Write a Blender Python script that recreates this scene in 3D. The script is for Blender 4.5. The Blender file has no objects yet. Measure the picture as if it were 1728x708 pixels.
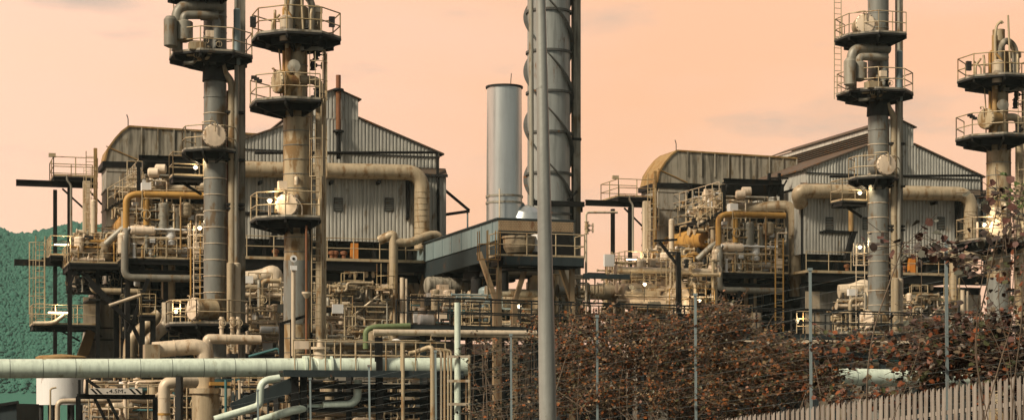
import bpy, math, random
from mathutils import Vector, Matrix

# ------------------------------------------------------------------ camera
F, HOR = 3240.0, 700.0                     # focal length and eye level in photo pixels
scene = bpy.context.scene
cam_d = bpy.data.cameras.new('camera'); cam = bpy.data.objects.new('camera', cam_d)
scene.collection.objects.link(cam); scene.camera = cam
cam.location = (0, 0, 1.6); cam.rotation_euler = (math.pi/2, 0, 0)
cam_d.sensor_width = 36; cam_d.lens = 36*F/1728; cam_d.shift_y = (HOR-354)/1728
cam_d.clip_start = 0.5; cam_d.clip_end = 6000

# ------------------------------------------------------------------ sky and sun
SUN_EL, SUN_AZ = math.radians(40), math.radians(-132)   # azimuth from +Y towards +X: behind-left of the camera
world = bpy.data.worlds.new('World'); scene.world = world; world.use_nodes = True
nt = world.node_tree; nt.nodes.clear()
def WN(t, **k):
    n = nt.nodes.new(t)
    for a, b in k.items(): setattr(n, a, b)
    return n
out = WN('ShaderNodeOutputWorld'); bg = WN('ShaderNodeBackground'); tc = WN('ShaderNodeTexCoord')
sky = WN('ShaderNodeTexSky', sky_type='NISHITA'); sky.sun_disc = False
sky.sun_elevation = SUN_EL; sky.sun_rotation = SUN_AZ; sky.air_density = 1.5; sky.dust_density = 4
bg2 = WN('ShaderNodeBackground'); bg2.inputs[1].default_value = 0.05
sep = WN('ShaderNodeSeparateXYZ'); nt.links.new(tc.outputs['Generated'], sep.inputs[0])
ramp = WN('ShaderNodeValToRGB'); e = ramp.color_ramp.elements       # height of the evening overcast
e[0].position = 0.0; e[0].color = (0.98, 0.63, 0.45, 1)
e[1].position = 1.0; e[1].color = (0.22, 0.26, 0.29, 1)
m_ = e.new(0.09); m_.color = (0.98, 0.53, 0.305, 1)
m_ = e.new(0.22); m_.color = (0.98, 0.56, 0.35, 1)
m_ = e.new(0.50); m_.color = (0.36, 0.32, 0.31, 1)
nt.links.new(sep.outputs[2], ramp.inputs[0])
# the overcast is paler towards the left (west)
ramp2 = WN('ShaderNodeMapRange'); ramp2.inputs[1].default_value = 0.02; ramp2.inputs[2].default_value = -0.30
nt.links.new(sep.outputs[0], ramp2.inputs[0])
pale = WN('ShaderNodeMix', data_type='RGBA'); pale.inputs[7].default_value = (1.08, 0.69, 0.50, 1)
nt.links.new(ramp2.outputs[0], pale.inputs[0]); nt.links.new(ramp.outputs[0], pale.inputs[6])
mq = WN('ShaderNodeMapping'); mq.inputs['Scale'].default_value = (4.0, 4.0, 13.0); mq.inputs['Location'].default_value = (2.1, .4, 3.0); nt.links.new(tc.outputs['Generated'], mq.inputs[0])
nq = WN('ShaderNodeTexNoise'); nq.inputs['Scale'].default_value = 1.4; nq.inputs['Detail'].default_value = 4; nt.links.new(mq.outputs[0], nq.inputs['Vector'])
rq = WN('ShaderNodeMapRange'); rq.inputs[1].default_value = .40; rq.inputs[2].default_value = .72; rq.inputs[4].default_value = .42; nt.links.new(nq.outputs[0], rq.inputs[0])
pq = WN('ShaderNodeMix', data_type='RGBA'); pq.inputs[7].default_value = (0.96, 0.66, 0.52, 1); nt.links.new(rq.outputs[0], pq.inputs[0]); nt.links.new(pale.outputs[2], pq.inputs[6])
# soft grey cloud banks
mp = WN('ShaderNodeMapping'); mp.inputs['Scale'].default_value = (9.0, 9.0, 34.0); mp.inputs['Location'].default_value = (0.35, 0.2, 1.1)
nt.links.new(tc.outputs['Generated'], mp.inputs[0])
nz = WN('ShaderNodeTexNoise'); nz.inputs['Scale'].default_value = 1.3; nz.inputs['Detail'].default_value = 5; nz.inputs['Roughness'].default_value = .55
nt.links.new(mp.outputs[0], nz.inputs['Vector'])
cr = WN('ShaderNodeMapRange'); cr.inputs[1].default_value = .58; cr.inputs[2].default_value = .90; cr.inputs[4].default_value = .8
nt.links.new(nz.outputs[0], cr.inputs[0])
cl = WN('ShaderNodeMix', data_type='RGBA'); cl.inputs[7].default_value = (0.50, 0.42, 0.36, 1)
def bank(px, py, w, h, k=.34):                      # a cloud bank round one direction of the sky
    d0 = Vector(((px-864)/F, 1, (HOR-py)/F)).normalized()
    sb = WN('ShaderNodeVectorMath', operation='SUBTRACT'); sb.inputs[1].default_value = d0; nt.links.new(tc.outputs['Generated'], sb.inputs[0])
    ml = WN('ShaderNodeVectorMath', operation='MULTIPLY'); ml.inputs[1].default_value = (F/w, F/w, F/h); nt.links.new(sb.outputs[0], ml.inputs[0])
    ln = WN('ShaderNodeVectorMath', operation='LENGTH'); nt.links.new(ml.outputs[0], ln.inputs[0])
    mr = WN('ShaderNodeMapRange'); mr.interpolation_type = 'SMOOTHSTEP'; mr.inputs[1].default_value = 1.25; mr.inputs[2].default_value = 0.1; mr.inputs[4].default_value = k; nt.links.new(ln.outputs['Value'], mr.inputs[0]); return mr.outputs[0]
acc = nz.outputs[0]
for b_ in ((115, -12, 150, 46), (1310, 220, 150, 34, .20), (1580, 170, 220, 50, .14), (620, -60, 300, 60, .2)):
    ad_ = WN('ShaderNodeMath', operation='ADD'); nt.links.new(acc, ad_.inputs[0]); nt.links.new(bank(*b_), ad_.inputs[1]); acc = ad_.outputs[0]
nt.links.new(acc, cr.inputs[0])
nt.links.new(cr.outputs[0], cl.inputs[0]); nt.links.new(pq.outputs[2], cl.inputs[6])
# the glow is on this side; the sky behind the viewer, away from it, is the cool grey of a dull evening
dt = WN('ShaderNodeVectorMath', operation='DOT_PRODUCT'); dt.inputs[1].default_value = Vector((.45, -.9, 0)).normalized(); nt.links.new(tc.outputs['Generated'], dt.inputs[0])
dr = WN('ShaderNodeMapRange'); dr.interpolation_type = 'SMOOTHSTEP'; dr.inputs[1].default_value = -.55; dr.inputs[2].default_value = .55; nt.links.new(dt.outputs['Value'], dr.inputs[0])
cool = WN('ShaderNodeMix', data_type='RGBA'); cool.inputs[7].default_value = (.25, .255, .235, 1)
nt.links.new(dr.outputs[0], cool.inputs[0]); nt.links.new(cl.outputs[2], cool.inputs[6])
nt.links.new(cool.outputs[2], bg.inputs[0]); bg.inputs[1].default_value = 1.11
nt.links.new(sky.outputs[0], bg2.inputs[0])
mixw = WN('ShaderNodeMixShader'); mixw.inputs[0].default_value = 0.97
nt.links.new(bg2.outputs[0], mixw.inputs[1]); nt.links.new(bg.outputs[0], mixw.inputs[2]); nt.links.new(mixw.outputs[0], out.inputs[0])

sl = bpy.data.lights.new('sun', 'SUN'); sun = bpy.data.objects.new('sun', sl); scene.collection.objects.link(sun)
sl.energy = 5.0; sl.angle = math.radians(10); sl.color = (1.0, 0.88, 0.70)
d = Vector((math.sin(SUN_AZ)*math.cos(SUN_EL), math.cos(SUN_AZ)*math.cos(SUN_EL), math.sin(SUN_EL)))
sun.rotation_euler = d.to_track_quat('Z', 'Y').to_euler()
scene.view_settings.view_transform = 'Standard'; scene.view_settings.look = 'None'
scene.view_settings.exposure = 0.0; scene.view_settings.gamma = 1.0; scene.view_settings.use_curve_mapping = False
scene.cycles.use_denoising = True
scene.cycles.max_bounces = 5; scene.cycles.diffuse_bounces = 3; scene.cycles.glossy_bounces = 3
scene.cycles.transparent_max_bounces = 4; scene.cycles.volume_bounces = 0

# ------------------------------------------------------------------ plant grid
# (u, v, z): u runs along the row of plant units, v goes back; origin at the foot of the left unit's front column
X1, Y1 = (363-864)/F*90, 90.0
X2, Y2 = (1482-864)/F*90*1.115, 90*1.115
TH = math.atan2(Y2-Y1, X2-X1); UNIT = math.hypot(X2-X1, Y2-Y1)
CT, ST = math.cos(TH), math.sin(TH)
def P(px, py, v):
    a = (px-864)/F; Y = (v+Y1*CT-X1*ST)/(CT-a*ST); X = a*Y
    return Vector(((X-X1)*CT+(Y-Y1)*ST, v, 1.6+(HOR-py)/F*Y))
def Q(px, py, v):                           # the same for a point measured on the right-hand unit
    p = P(px, py, v); p.x -= UNIT; return p
def PW(px, py, Y): return Vector(((px-864)/F*Y, Y, 1.6+(HOR-py)/F*Y))
def to_world(p): return Vector((X1+p[0]*CT-p[1]*ST, Y1+p[0]*ST+p[1]*CT, p[2]))
def to_plant(w):
    x, y = w[0]-X1, w[1]-Y1
    return Vector((x*CT+y*ST, -x*ST+y*CT, w[2]))
R = random.Random(7)

# ------------------------------------------------------------------ materials
MATS = {}
def mat(name, col, rough=.6, metal=0., rust=0., streak=.35, bump=.15, scale=1.0, rustcol=(.16, .065, .02), col2=None, mottle=.25, per_island=None, hue=0.):
    m = bpy.data.materials.new(name); m.use_nodes = True; n = m.node_tree.nodes; l = m.node_tree.links
    b = n['Principled BSDF']; b.inputs['Roughness'].default_value = rough; b.inputs['Metallic'].default_value = metal
    b.inputs['Specular IOR Level'].default_value = .5 if max(col) > .1 else .12
    tc = n.new('ShaderNodeTexCoord'); oi = n.new('ShaderNodeObjectInfo')
    ad = n.new('ShaderNodeVectorMath'); ad.operation = 'MULTIPLY_ADD'; ad.inputs[1].default_value = (1, 1, 1)
    rv = n.new('ShaderNodeVectorMath'); rv.operation = 'SCALE'; rv.inputs['Scale'].default_value = 37.0
    cx = n.new('ShaderNodeCombineXYZ'); l.new(oi.outputs['Random'], cx.inputs[0]); l.new(oi.outputs['Random'], cx.inputs[1])
    l.new(cx.outputs[0], rv.inputs[0]); l.new(tc.outputs['Object'], ad.inputs[0]); l.new(rv.outputs[0], ad.inputs[2])
    def noise(sc, vec_scale, det=4):
        mp = n.new('ShaderNodeMapping'); mp.inputs['Scale'].default_value = vec_scale; l.new(ad.outputs[0], mp.inputs[0])
        z = n.new('ShaderNodeTexNoise'); z.inputs['Scale'].default_value = sc*scale; z.inputs['Detail'].default_value = det
        z.inputs['Roughness'].default_value = .6; l.new(mp.outputs[0], z.inputs['Vector']); return z
    c2 = col2 or tuple(c*.55 for c in col)
    mx = n.new('ShaderNodeMix'); mx.data_type = 'RGBA'
    mx.inputs[6].default_value = (*col, 1); mx.inputs[7].default_value = (*c2, 1)
    z1 = noise(1.6, (1, 1, 1)); z2 = noise(3.0, (1.6, 1.6, .12), 5)
    ma = n.new('ShaderNodeMath'); ma.operation = 'MULTIPLY_ADD'; ma.inputs[1].default_value = 2*mottle; ma.inputs[2].default_value = -mottle
    l.new(z1.outputs[0], ma.inputs[0])
    mb = n.new('ShaderNodeMapRange'); mb.inputs[1].default_value = .44; mb.inputs[2].default_value = .62; mb.inputs[4].default_value = streak
    l.new(z2.outputs[0], mb.inputs[0])
    sm = n.new('ShaderNodeMath'); sm.operation = 'ADD'; sm.use_clamp = True; l.new(ma.outputs[0], sm.inputs[0]); l.new(mb.outputs[0], sm.inputs[1])
    l.new(sm.outputs[0], mx.inputs[0]); src = mx.outputs[2]
    if hue:                                     # small differences from piece to piece
        hv = n.new('ShaderNodeHueSaturation'); mr = n.new('ShaderNodeMapRange'); mr.inputs[3].default_value = 1-hue; mr.inputs[4].default_value = 1+hue
        l.new(oi.outputs['Random'], mr.inputs[0]); l.new(mr.outputs[0], hv.inputs['Value']); l.new(src, hv.inputs['Color']); src = hv.outputs[0]
    if rust:
        z3 = noise(2.3, (1.0, 1.0, .35), 7)
        rr = n.new('ShaderNodeMapRange'); rr.inputs[1].default_value = .63-.28*rust; rr.inputs[2].default_value = .73-.28*rust; rr.inputs[4].default_value = .85
        l.new(z3.outputs[0], rr.inputs[0])
        m2 = n.new('ShaderNodeMix'); m2.data_type = 'RGBA'; m2.inputs[7].default_value = (*rustcol, 1)
        l.new(rr.outputs[0], m2.inputs[0]); l.new(src, m2.inputs[6]); src = m2.outputs[2]
        ro = n.new('ShaderNodeMapRange'); ro.inputs[3].default_value = rough; ro.inputs[4].default_value = .9; l.new(rr.outputs[0], ro.inputs[0])
        l.new(ro.outputs[0], b.inputs['Roughness'])
    l.new(src, b.inputs['Base Color'])
    if bump:
        z4 = noise(9, (1, 1, 1), 4); bp = n.new('ShaderNodeBump'); bp.inputs['Strength'].default_value = bump; bp.inputs['Distance'].default_value = .03
        l.new(z4.outputs[0], bp.inputs['Height']); l.new(bp.outputs[0], b.inputs['Normal'])
    MATS[name] = m; return m
mat('column', (.20, .20, .175), .5, .2, rust=.34, hue=.12, mottle=.4, rustcol=(.13, .08, .035))
mat('column_warm', (.38, .30, .185), .55, .1, rust=.5, hue=.15, mottle=.45, streak=.5, rustcol=(.18, .095, .025))
mat('clad', (.46, .445, .39), .5, .1, rust=.16, streak=.6, hue=.14, mottle=.4, rustcol=(.22, .17, .11))
mat('roof', (.10, .075, .055), .7, 0, rust=.3)
mat('concrete', (.32, .29, .235), .8, 0, rust=.25, streak=.7, rustcol=(.15, .10, .05))
mat('duct', (.31, .275, .21), .7, .0, rust=.30, streak=1.0, rustcol=(.13, .085, .035), scale=.7, col2=(.09, .078, .055), mottle=.5)
mat('duct_rust', (.30, .19, .07), .7, 0, rust=.5, mottle=.5, rustcol=(.22, .11, .025))
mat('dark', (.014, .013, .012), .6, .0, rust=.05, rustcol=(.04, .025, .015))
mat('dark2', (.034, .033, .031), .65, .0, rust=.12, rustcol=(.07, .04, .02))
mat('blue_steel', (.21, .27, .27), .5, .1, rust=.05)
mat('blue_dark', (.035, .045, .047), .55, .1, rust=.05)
mat('yellow', (.40, .215, .045), .55, 0, rust=.28, rustcol=(.20, .09, .02), hue=.1)
mat('yellow_dull', (.33, .20, .07), .6, 0, rust=.35)
mat('green_pipe', (.60, .68, .56), .42, 0, rust=.08, streak=.45, mottle=.2, rustcol=(.27, .27, .17))
mat('green_dull', (.13, .17, .07), .55, 0, rust=.05)
mat('insul', (.42, .33, .21), .5, .15, rust=.34, hue=.2, mottle=.45, streak=.5, rustcol=(.19, .10, .03))
mat('insul_pale', (.60, .49, .35), .48, .1, rust=.24, hue=.15, mottle=.4, streak=.5, rustcol=(.28, .15, .05))
mat('pipe_grey', (.26, .24, .19), .5, .2, rust=.32, hue=.3, mottle=.45, streak=.5, rustcol=(.15, .08, .025))
mat('silver', (.58, .60, .58), .32, .8, rust=.0, streak=.25, mottle=.15, bump=.05)
mat('strake', (.10, .10, .092), .6, .2, rust=.15)
mat('spiral', (.33, .34, .315), .5, .4, rust=.12, streak=.6)
mat('white', (.74, .72, .68), .5, 0, rust=.02, streak=.15)
mat('head', (.74, .59, .43), .45, .0, rust=.14, streak=.35, mottle=.4, rustcol=(.34, .20, .09))
mat('rail', (.44, .345, .21), .5, .1, rust=.32, rustcol=(.22, .11, .03))
mat('rail_dark', (.03, .03, .028), .5, .2, rust=.05)
mat('rail_yellow', (.36, .265, .13), .55, 0, rust=.35)
mat('rust', (.20, .075, .03), .8, 0, rust=.5)
mat('orange', (.55, .20, .03), .5, 0)
mat('teal', (.05, .15, .155), .5, 0)
mat('pole', (.295, .30, .27), .5, .25, rust=.08, streak=.6, rustcol=(.16, .15, .12))
mat('galv', (.22, .27, .27), .5, .3, rust=.05)
mat('paling', (.31, .265, .22), .65, .0, rust=.15, streak=.6, hue=.14, mottle=.4, rustcol=(.17, .12, .08))
mat('tan', (.36, .25, .14), .65, 0, rust=.2, hue=.15)
mat('ground', (.07, .065, .055), .9, 0)
mat('bark', (.12, .085, .055), .9, 0)
mat('sign_white', (.62, .56, .48), .6, 0, streak=.2)
def emis(name, col, s):
    m = bpy.data.materials.new(name); m.use_nodes = True; b = m.node_tree.nodes['Principled BSDF']
    b.inputs['Base Color'].default_value = (*col, 1); b.inputs['Emission Color'].default_value = (*col, 1); b.inputs['Emission Strength'].default_value = s; MATS[name] = m
emis('lamp', (1.0, .80, .50), 7)
def leafmat(name, cols, rough=.55, trans=.12):
    m = bpy.data.materials.new(name); m.use_nodes = True; n = m.node_tree.nodes; l = m.node_tree.links; b = n['Principled BSDF']
    g = n.new('ShaderNodeNewGeometry'); cr = n.new('ShaderNodeValToRGB'); cr.color_ramp.interpolation = 'CONSTANT'
    while len(cr.color_ramp.elements) < len(cols): cr.color_ramp.elements.new(.5)
    t = 0
    for e, (w, c) in zip(cr.color_ramp.elements, cols): e.position = t; e.color = (*c, 1); t += w
    l.new(g.outputs['Random Per Island'], cr.inputs[0]); l.new(cr.outputs[0], b.inputs['Base Color']); b.inputs['Roughness'].default_value = rough; b.inputs['Specular IOR Level'].default_value = .22
    MATS[name] = m
leafmat('leaf_vine', [(.28, (.050, .032, .014)), (.26, (.135, .055, .018)), (.14, (.22, .072, .020)), (.14, (.070, .062, .028)), (.12, (.20, .135, .07)), (.06, (.022, .018, .012))], .42)
leafmat('leaf_red', [(.32, (.050, .028, .018)), (.22, (.12, .036, .013)), (.12, (.19, .058, .020)), (.18, (.055, .058, .024)), (.08, (.13, .095, .06)), (.08, (.025, .02, .016))], .40)
leafmat('leaf_dark', [(.5, (.045, .032, .026)), (.3, (.09, .04, .03)), (.2, (.075, .075, .055))])
leafmat('leaf_green', [(.6, (.055, .085, .020)), (.4, (.09, .12, .03))])
leafmat('needle', [(.5, (.022, .024, .013)), (.3, (.040, .034, .018)), (.2, (.012, .014, .010))])
leafmat('hill_leaf', [(.4, (.036, .118, .086)), (.35, (.041, .126, .092)), (.25, (.033, .110, .082))], .9)

# ------------------------------------------------------------------ mesh builder
class MB:
    def __init__(s): s.v = []; s.f = []; s.s = []
    def add(s, vs, fs, smooth=False):
        o = len(s.v); s.v += [tuple(p) for p in vs]; s.f += [tuple(i+o for i in f) for f in fs]; s.s += [smooth]*len(fs); return s
    def box(s, x0, x1, y0, y1, z0, z1):
        return s.add([(x, y, z) for z in (z0, z1) for y in (y0, y1) for x in (x0, x1)],
                     [(0, 2, 3, 1), (4, 5, 7, 6), (0, 1, 5, 4), (2, 6, 7, 3), (0, 4, 6, 2), (1, 3, 7, 5)])
    def beam(s, p, q, w, h, up=(0, 0, 1)):
        p, q = Vector(p), Vector(q); d = (q-p).normalized(); up = Vector(up)
        if abs(d.dot(up)) > .98: up = Vector((0, 1, 0))
        a = d.cross(up).normalized()*w/2; b = a.cross(d).normalized()*h/2
        vs = [c+i*a+j*b for c in (p, q) for (i, j) in ((-1, -1), (1, -1), (1, 1), (-1, 1))]
        return s.add(vs, [(0, 1, 2, 3), (7, 6, 5, 4), (0, 4, 5, 1), (1, 5, 6, 2), (2, 6, 7, 3), (3, 7, 4, 0)])
    def ibeam(s, p, q, w, h, t=.02):
        p, q = Vector(p), Vector(q); d = (q-p).normalized(); up = Vector((0, 0, 1))
        if abs(d.dot(up)) > .98: up = Vector((0, 1, 0))
        a = d.cross(up).normalized(); b = a.cross(d).normalized()
        for k in (-1, 1): s.beam(p+b*k*(h/2-t/2), q+b*k*(h/2-t/2), w, t, up)
        return s.beam(p, q, t, h-2*t-.002, up)
    def frame(s, d):
        d = Vector(d).normalized(); up = Vector((0, 0, 1)) if abs(d.z) < .9 else Vector((0, 1, 0))
        a = d.cross(up).normalized(); return d, a, a.cross(d).normalized()
    def lathe(s, o, axis, prof, n=16, split=40, cap=True):
        o = Vector(o); d, a, b = s.frame(axis); cs = [(math.cos(2*math.pi*i/n), math.sin(2*math.pi*i/n)) for i in range(n)]
        for k in range(len(prof)-1):
            (t0, r0), (t1, r1) = prof[k], prof[k+1]
            vs = [o+d*t0+(a*c+b*q)*r0 for c, q in cs]+[o+d*t1+(a*c+b*q)*r1 for c, q in cs]
            s.add(vs, [(i, (i+1) % n, n+(i+1) % n, n+i) for i in range(n)], abs(t1-t0) > 1e-6)
        if cap:
            for (t, r), rev in ((prof[0], 1), (prof[-1], 0)):
                if r > 1e-4:
                    ids = list(range(n)); s.add([o+d*t+(a*c+b*q)*r for c, q in cs], [tuple(reversed(ids)) if rev else tuple(ids)])
        return s
    def tube(s, p, q, r, n=8, r2=None):
        p, q = Vector(p), Vector(q); L = (q-p).length
        return s.lathe(p, q-p, [(0, r), (L, r2 or r)], n)
    def dome(s, o, axis, r, h, n=18, k=5):
        return s.lathe(o, axis, [(h*math.sin(i*math.pi/2/k), r*math.cos(i*math.pi/2/k)+1e-5) for i in range(k+1)], n, cap=False)
    def pipe(s, pts, r, bend=None, n=10, bands=0, band_r=None):
        pts = [Vector(p) for p in pts]; bend = bend or r*2.6; path = [pts[0]]
        for i in range(1, len(pts)-1):
            a, b, c = pts[i-1], pts[i], pts[i+1]; d0 = (a-b); d1 = (c-b); L = min(bend, d0.length*.48, d1.length*.48)
            d0.normalize(); d1.normalize(); k = 6
            for j in range(k+1):
                t = j/k; path.append((b+d0*L)*(1-t)**2+b*2*t*(1-t)+(b+d1*L)*t*t)
        path.append(pts[-1]); vs = []; d, a, b = s.frame(path[1]-path[0])
        for i, p in enumerate(path):
            t = (path[min(i+1, len(path)-1)]-path[max(i-1, 0)]).normalized()
            a = (a-t*a.dot(t)).normalized(); b = t.cross(a)
            vs += [p+(a*math.cos(2*math.pi*j/n)+b*math.sin(2*math.pi*j/n))*r for j in range(n)]
        m = len(path)
        s.add(vs, [(i*n+j, i*n+(j+1) % n, (i+1)*n+(j+1) % n, (i+1)*n+j) for i in range(m-1) for j in range(n)], True)
        s.add(vs[:n], [tuple(range(n))]); s.add(vs[-n:], [tuple(reversed(range(n)))])
        if bands:
            for i in range(len(pts)-1):
                L = (pts[i+1]-pts[i]).length; dd = (pts[i+1]-pts[i]).normalized(); k = int(L/bands)
                for j in range(1, k+1):
                    t = j*L/(k+1)
                    if (i > 0 and t < bend) or (i < len(pts)-2 and L-t < bend): continue
                    s.lathe(pts[i]+dd*(t-.02), dd, [(0, r), (0, (band_r or r*1.05)), (.04, (band_r or r*1.05)), (.04, r)], n, cap=False)
        return s
    def flange(s, o, axis, r, t=.06, n=12):
        d = Vector(axis).normalized(); return s.lathe(Vector(o)-d*t/2, d, [(0, r), (t, r)], n)
    def torus(s, o, axis, Rr, r, n=14, k=5):
        o = Vector(o); d, a, b = s.frame(axis); vs = []
        for i in range(n):
            c = a*math.cos(2*math.pi*i/n)+b*math.sin(2*math.pi*i/n)
            vs += [o+c*(Rr+r*math.cos(2*math.pi*j/k))+d*r*math.sin(2*math.pi*j/k) for j in range(k)]
        return s.add(vs, [(i*k+j, ((i+1) % n)*k+j, ((i+1) % n)*k+(j+1) % k, i*k+(j+1) % k) for i in range(n) for j in range(k)], True)
    def prism(s, poly, axis):                   # polygon (3-D points) pushed along a vector
        poly = [Vector(p) for p in poly]; ax = Vector(axis); n = len(poly)
        return s.add(poly+[p+ax for p in poly], [tuple(range(n)), tuple(reversed(range(n, 2*n)))]+[(i, i+n, (i+1) % n+n, (i+1) % n) for i in range(n)])

C = scene.collection
def plain(s): return s
class Thing:
    pass
UNITS = []; KIDS = {}
def place(o, base, world):
    o.location = base if world else to_world(base); o.rotation_euler = (0, 0, 0 if world else TH)
def thing(name, label, cat, base, group=None, label2=None, world=False):
    o = bpy.data.objects.new(name, None); C.objects.link(o); base = Vector(base); place(o, base, world)
    o.empty_display_size = .2
    o['label'] = label; o['category'] = cat; o['kind'] = 'thing'
    if group: o['group'] = group
    t = Thing(); t.o = o; t.base = base; t.world = world; t.parts = []
    if label2: UNITS.append((o, label2))
    return t
def mesh(name, mb, m, base):
    me = bpy.data.meshes.new(name); b = base
    me.from_pydata([(v[0]-b[0], v[1]-b[1], v[2]-b[2]) for v in mb.v], [], mb.f)
    me.polygons.foreach_set('use_smooth', mb.s); me.materials.append(MATS[m]); me.update(); return me
def part(t, name, mb, m, parent=None, kind=None, label=None):
    o = bpy.data.objects.new(name, mesh(name, mb, m, t.base)); C.objects.link(o); o.parent = parent or t.o; KIDS.setdefault((parent or t.o).name, []).append(o)
    if kind: o['kind'] = kind
    if label: o['label'] = label
    return o
def solid(name, label, cat, mb, m, base, group=None, label2=None, world=False, kind=None):
    base = Vector(base); o = bpy.data.objects.new(name, mesh(name, mb, m, base)); C.objects.link(o); place(o, base, world)
    if kind: o['kind'] = kind
    if label:
        o['label'] = label; o['category'] = cat
        if not kind: o['kind'] = 'thing'
    if group: o['group'] = group
    if label2: UNITS.append((o, label2))
    return o
def copy_tree(o, parent=None):
    c = o.copy(); C.objects.link(c); c.parent = parent
    for ch in KIDS.get(o.name, ()): copy_tree(ch, c)
    return c

# ------------------------------------------------------------------ plant kit of parts
RAILR = .028
def railing(mb, pts, h=1.1, step=1.3, r=RAILR, mid=(.55,), closed=False):
    pts = [Vector(p) for p in pts]; up = Vector((0, 0, 1))
    seg = list(zip(pts, pts[1:]+([pts[0]] if closed else [])))[:len(pts) if closed else len(pts)-1]
    for a, b in seg:
        L = (b-a).length; k = max(1, round(L/step))
        for i in range(k+(0 if closed else 1)): p = a.lerp(b, i/k); mb.tube(p, p+up*h, r*1.1, 6)
        for z in (h,)+tuple(mid): mb.tube(a+up*z, b+up*z, r, 6)
    return mb
def ladder(mb, p, h, du=(1, 0, 0), w=.45, r=.022, step=.3):
    p = Vector(p); du = Vector(du)*w/2; up = Vector((0, 0, 1))
    for k in (-1, 1): mb.tube(p+du*k, p+du*k+up*h, r*1.2, 6)
    for i in range(1, int(h/step)): mb.tube(p-du+up*i*step, p+du+up*i*step, r*.8, 5)
    return mb
def cage(mb, p, h, out=(0, -1, 0), rr=.38, r=.02, step=.8):
    p = Vector(p); o = Vector(out); side = o.cross(Vector((0, 0, 1)))
    arc = [side*rr*math.cos(a)+o*(rr*.9+rr*math.sin(a)) for a in [math.pi*i/8 for i in range(9)]]
    for z in [i*step for i in range(int(h/step)+1)]:
        for a, b in zip(arc, arc[1:]): mb.tube(p+a+Vector((0, 0, z)), p+b+Vector((0, 0, z)), r, 5)
    for a in arc[::2]: mb.tube(p+a, p+a+Vector((0, 0, h)), r*.9, 5)
    return mb
def oct_platform(t, cu, cv, z, Rr, ri, a0=0, a1=360, railm='rail', off=22.5, rail_open=()):
    """octagonal tower platform: deck, toe plate, underside beams, handrail; angles counted from +u towards +v"""
    full = a1-a0 >= 360; angs = [a0+i*45 for i in range(int((a1-a0)/45)+(0 if full else 1))]
    pt = lambda a, r, zz: Vector((cu+r*math.cos(math.radians(a+off)), cv+r*math.sin(math.radians(a+off)), zz))
    n = len(angs); mb = MB(); th = .09
    vs = [pt(a, r, zz) for zz in (z-th, z) for r in (ri, Rr) for a in angs]
    idx = lambda zz, r, i: zz*2*n+r*n+i % n
    fs = []
    for i in range(n if full else n-1):
        fs += [(idx(1, 0, i), idx(1, 1, i), idx(1, 1, i+1), idx(1, 0, i+1)), (idx(0, 0, i+1), idx(0, 1, i+1), idx(0, 1, i), idx(0, 0, i)),
               (idx(0, 1, i), idx(0, 1, i+1), idx(1, 1, i+1), idx(1, 1, i))]
    if not full: fs += [(idx(0, 0, 0), idx(0, 1, 0), idx(1, 1, 0), idx(1, 0, 0)), (idx(0, 1, n-1), idx(0, 0, n-1), idx(1, 0, n-1), idx(1, 1, n-1))]
    mb.add(vs, fs); deck = part(t, 'platform', mb, 'dark2')
    toe = MB()
    for i in range(n if full else n-1): toe.beam(pt(angs[i], Rr-.02, z+.05), pt(angs[(i+1) % n], Rr-.02, z+.05), .03, .09)
    part(t, 'toe_plate', toe, 'duct', deck)
    for i, a in enumerate(angs):
        sd = Vector((-math.sin(math.radians(a+off)), math.cos(math.radians(a+off)), 0))*.05
        b = MB().prism([pt(a, ri-.1, z-th-.003)-sd, pt(a, Rr*.98, z-th-.003)-sd, pt(a, Rr*.98, z-th-.16)-sd, pt(a, ri+.45*(Rr-ri), z-th-.34)-sd, pt(a, ri-.1, z-th-.52)-sd], sd*2); part(t, 'bracket', b, 'dark', deck)
    edge = MB()
    for i in range(n if full else n-1): edge.beam(pt(angs[i], Rr*.66, z-th-.16), pt(angs[(i+1) % n], Rr*.66, z-th-.16), .10, .30)
    part(t, 'edge_beam', edge, 'dark', deck)
    rl = MB(); railing(rl, [pt(a, Rr-.05, z) for a in angs], closed=full, step=1.0); part(t, 'railing', rl, railm, deck)
    return deck
def rect_platform(t, u0, u1, v0, v1, z, sides='fblr', railm='rail', m='dark2', beams=True, depth=.22):
    mb = MB().box(u0, u1, v0, v1, z-.07, z); deck = part(t, 'deck', mb, m)
    if beams:
        b = MB()
        for v in (v0+.06, v1-.06): b.ibeam((u0, v, z-.075-depth/2), (u1, v, z-.075-depth/2), .12, depth)
        k = max(2, int((u1-u0)/1.2))
        for i in range(k+1): u = u0+.08+(u1-u0-.16)*i/k; b.beam((u, v0+.13, z-.075-depth/2), (u, v1-.13, z-.075-depth/2), .08, depth*.8)
        part(t, 'deck_beam', b, 'dark', deck)
    c = {'f': [(u0, v0), (u1, v0)], 'b': [(u0, v1), (u1, v1)], 'l': [(u0, v0), (u0, v1)], 'r': [(u1, v0), (u1, v1)]}
    rl = MB()
    for s_ in sides: railing(rl, [(*p, z) for p in c[s_]]); a, b_ = c[s_]; rl.beam((*a, z+.05), (*b_, z+.05), .02, .09)
    if sides: part(t, 'railing', rl, railm, deck)
    return deck
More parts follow.
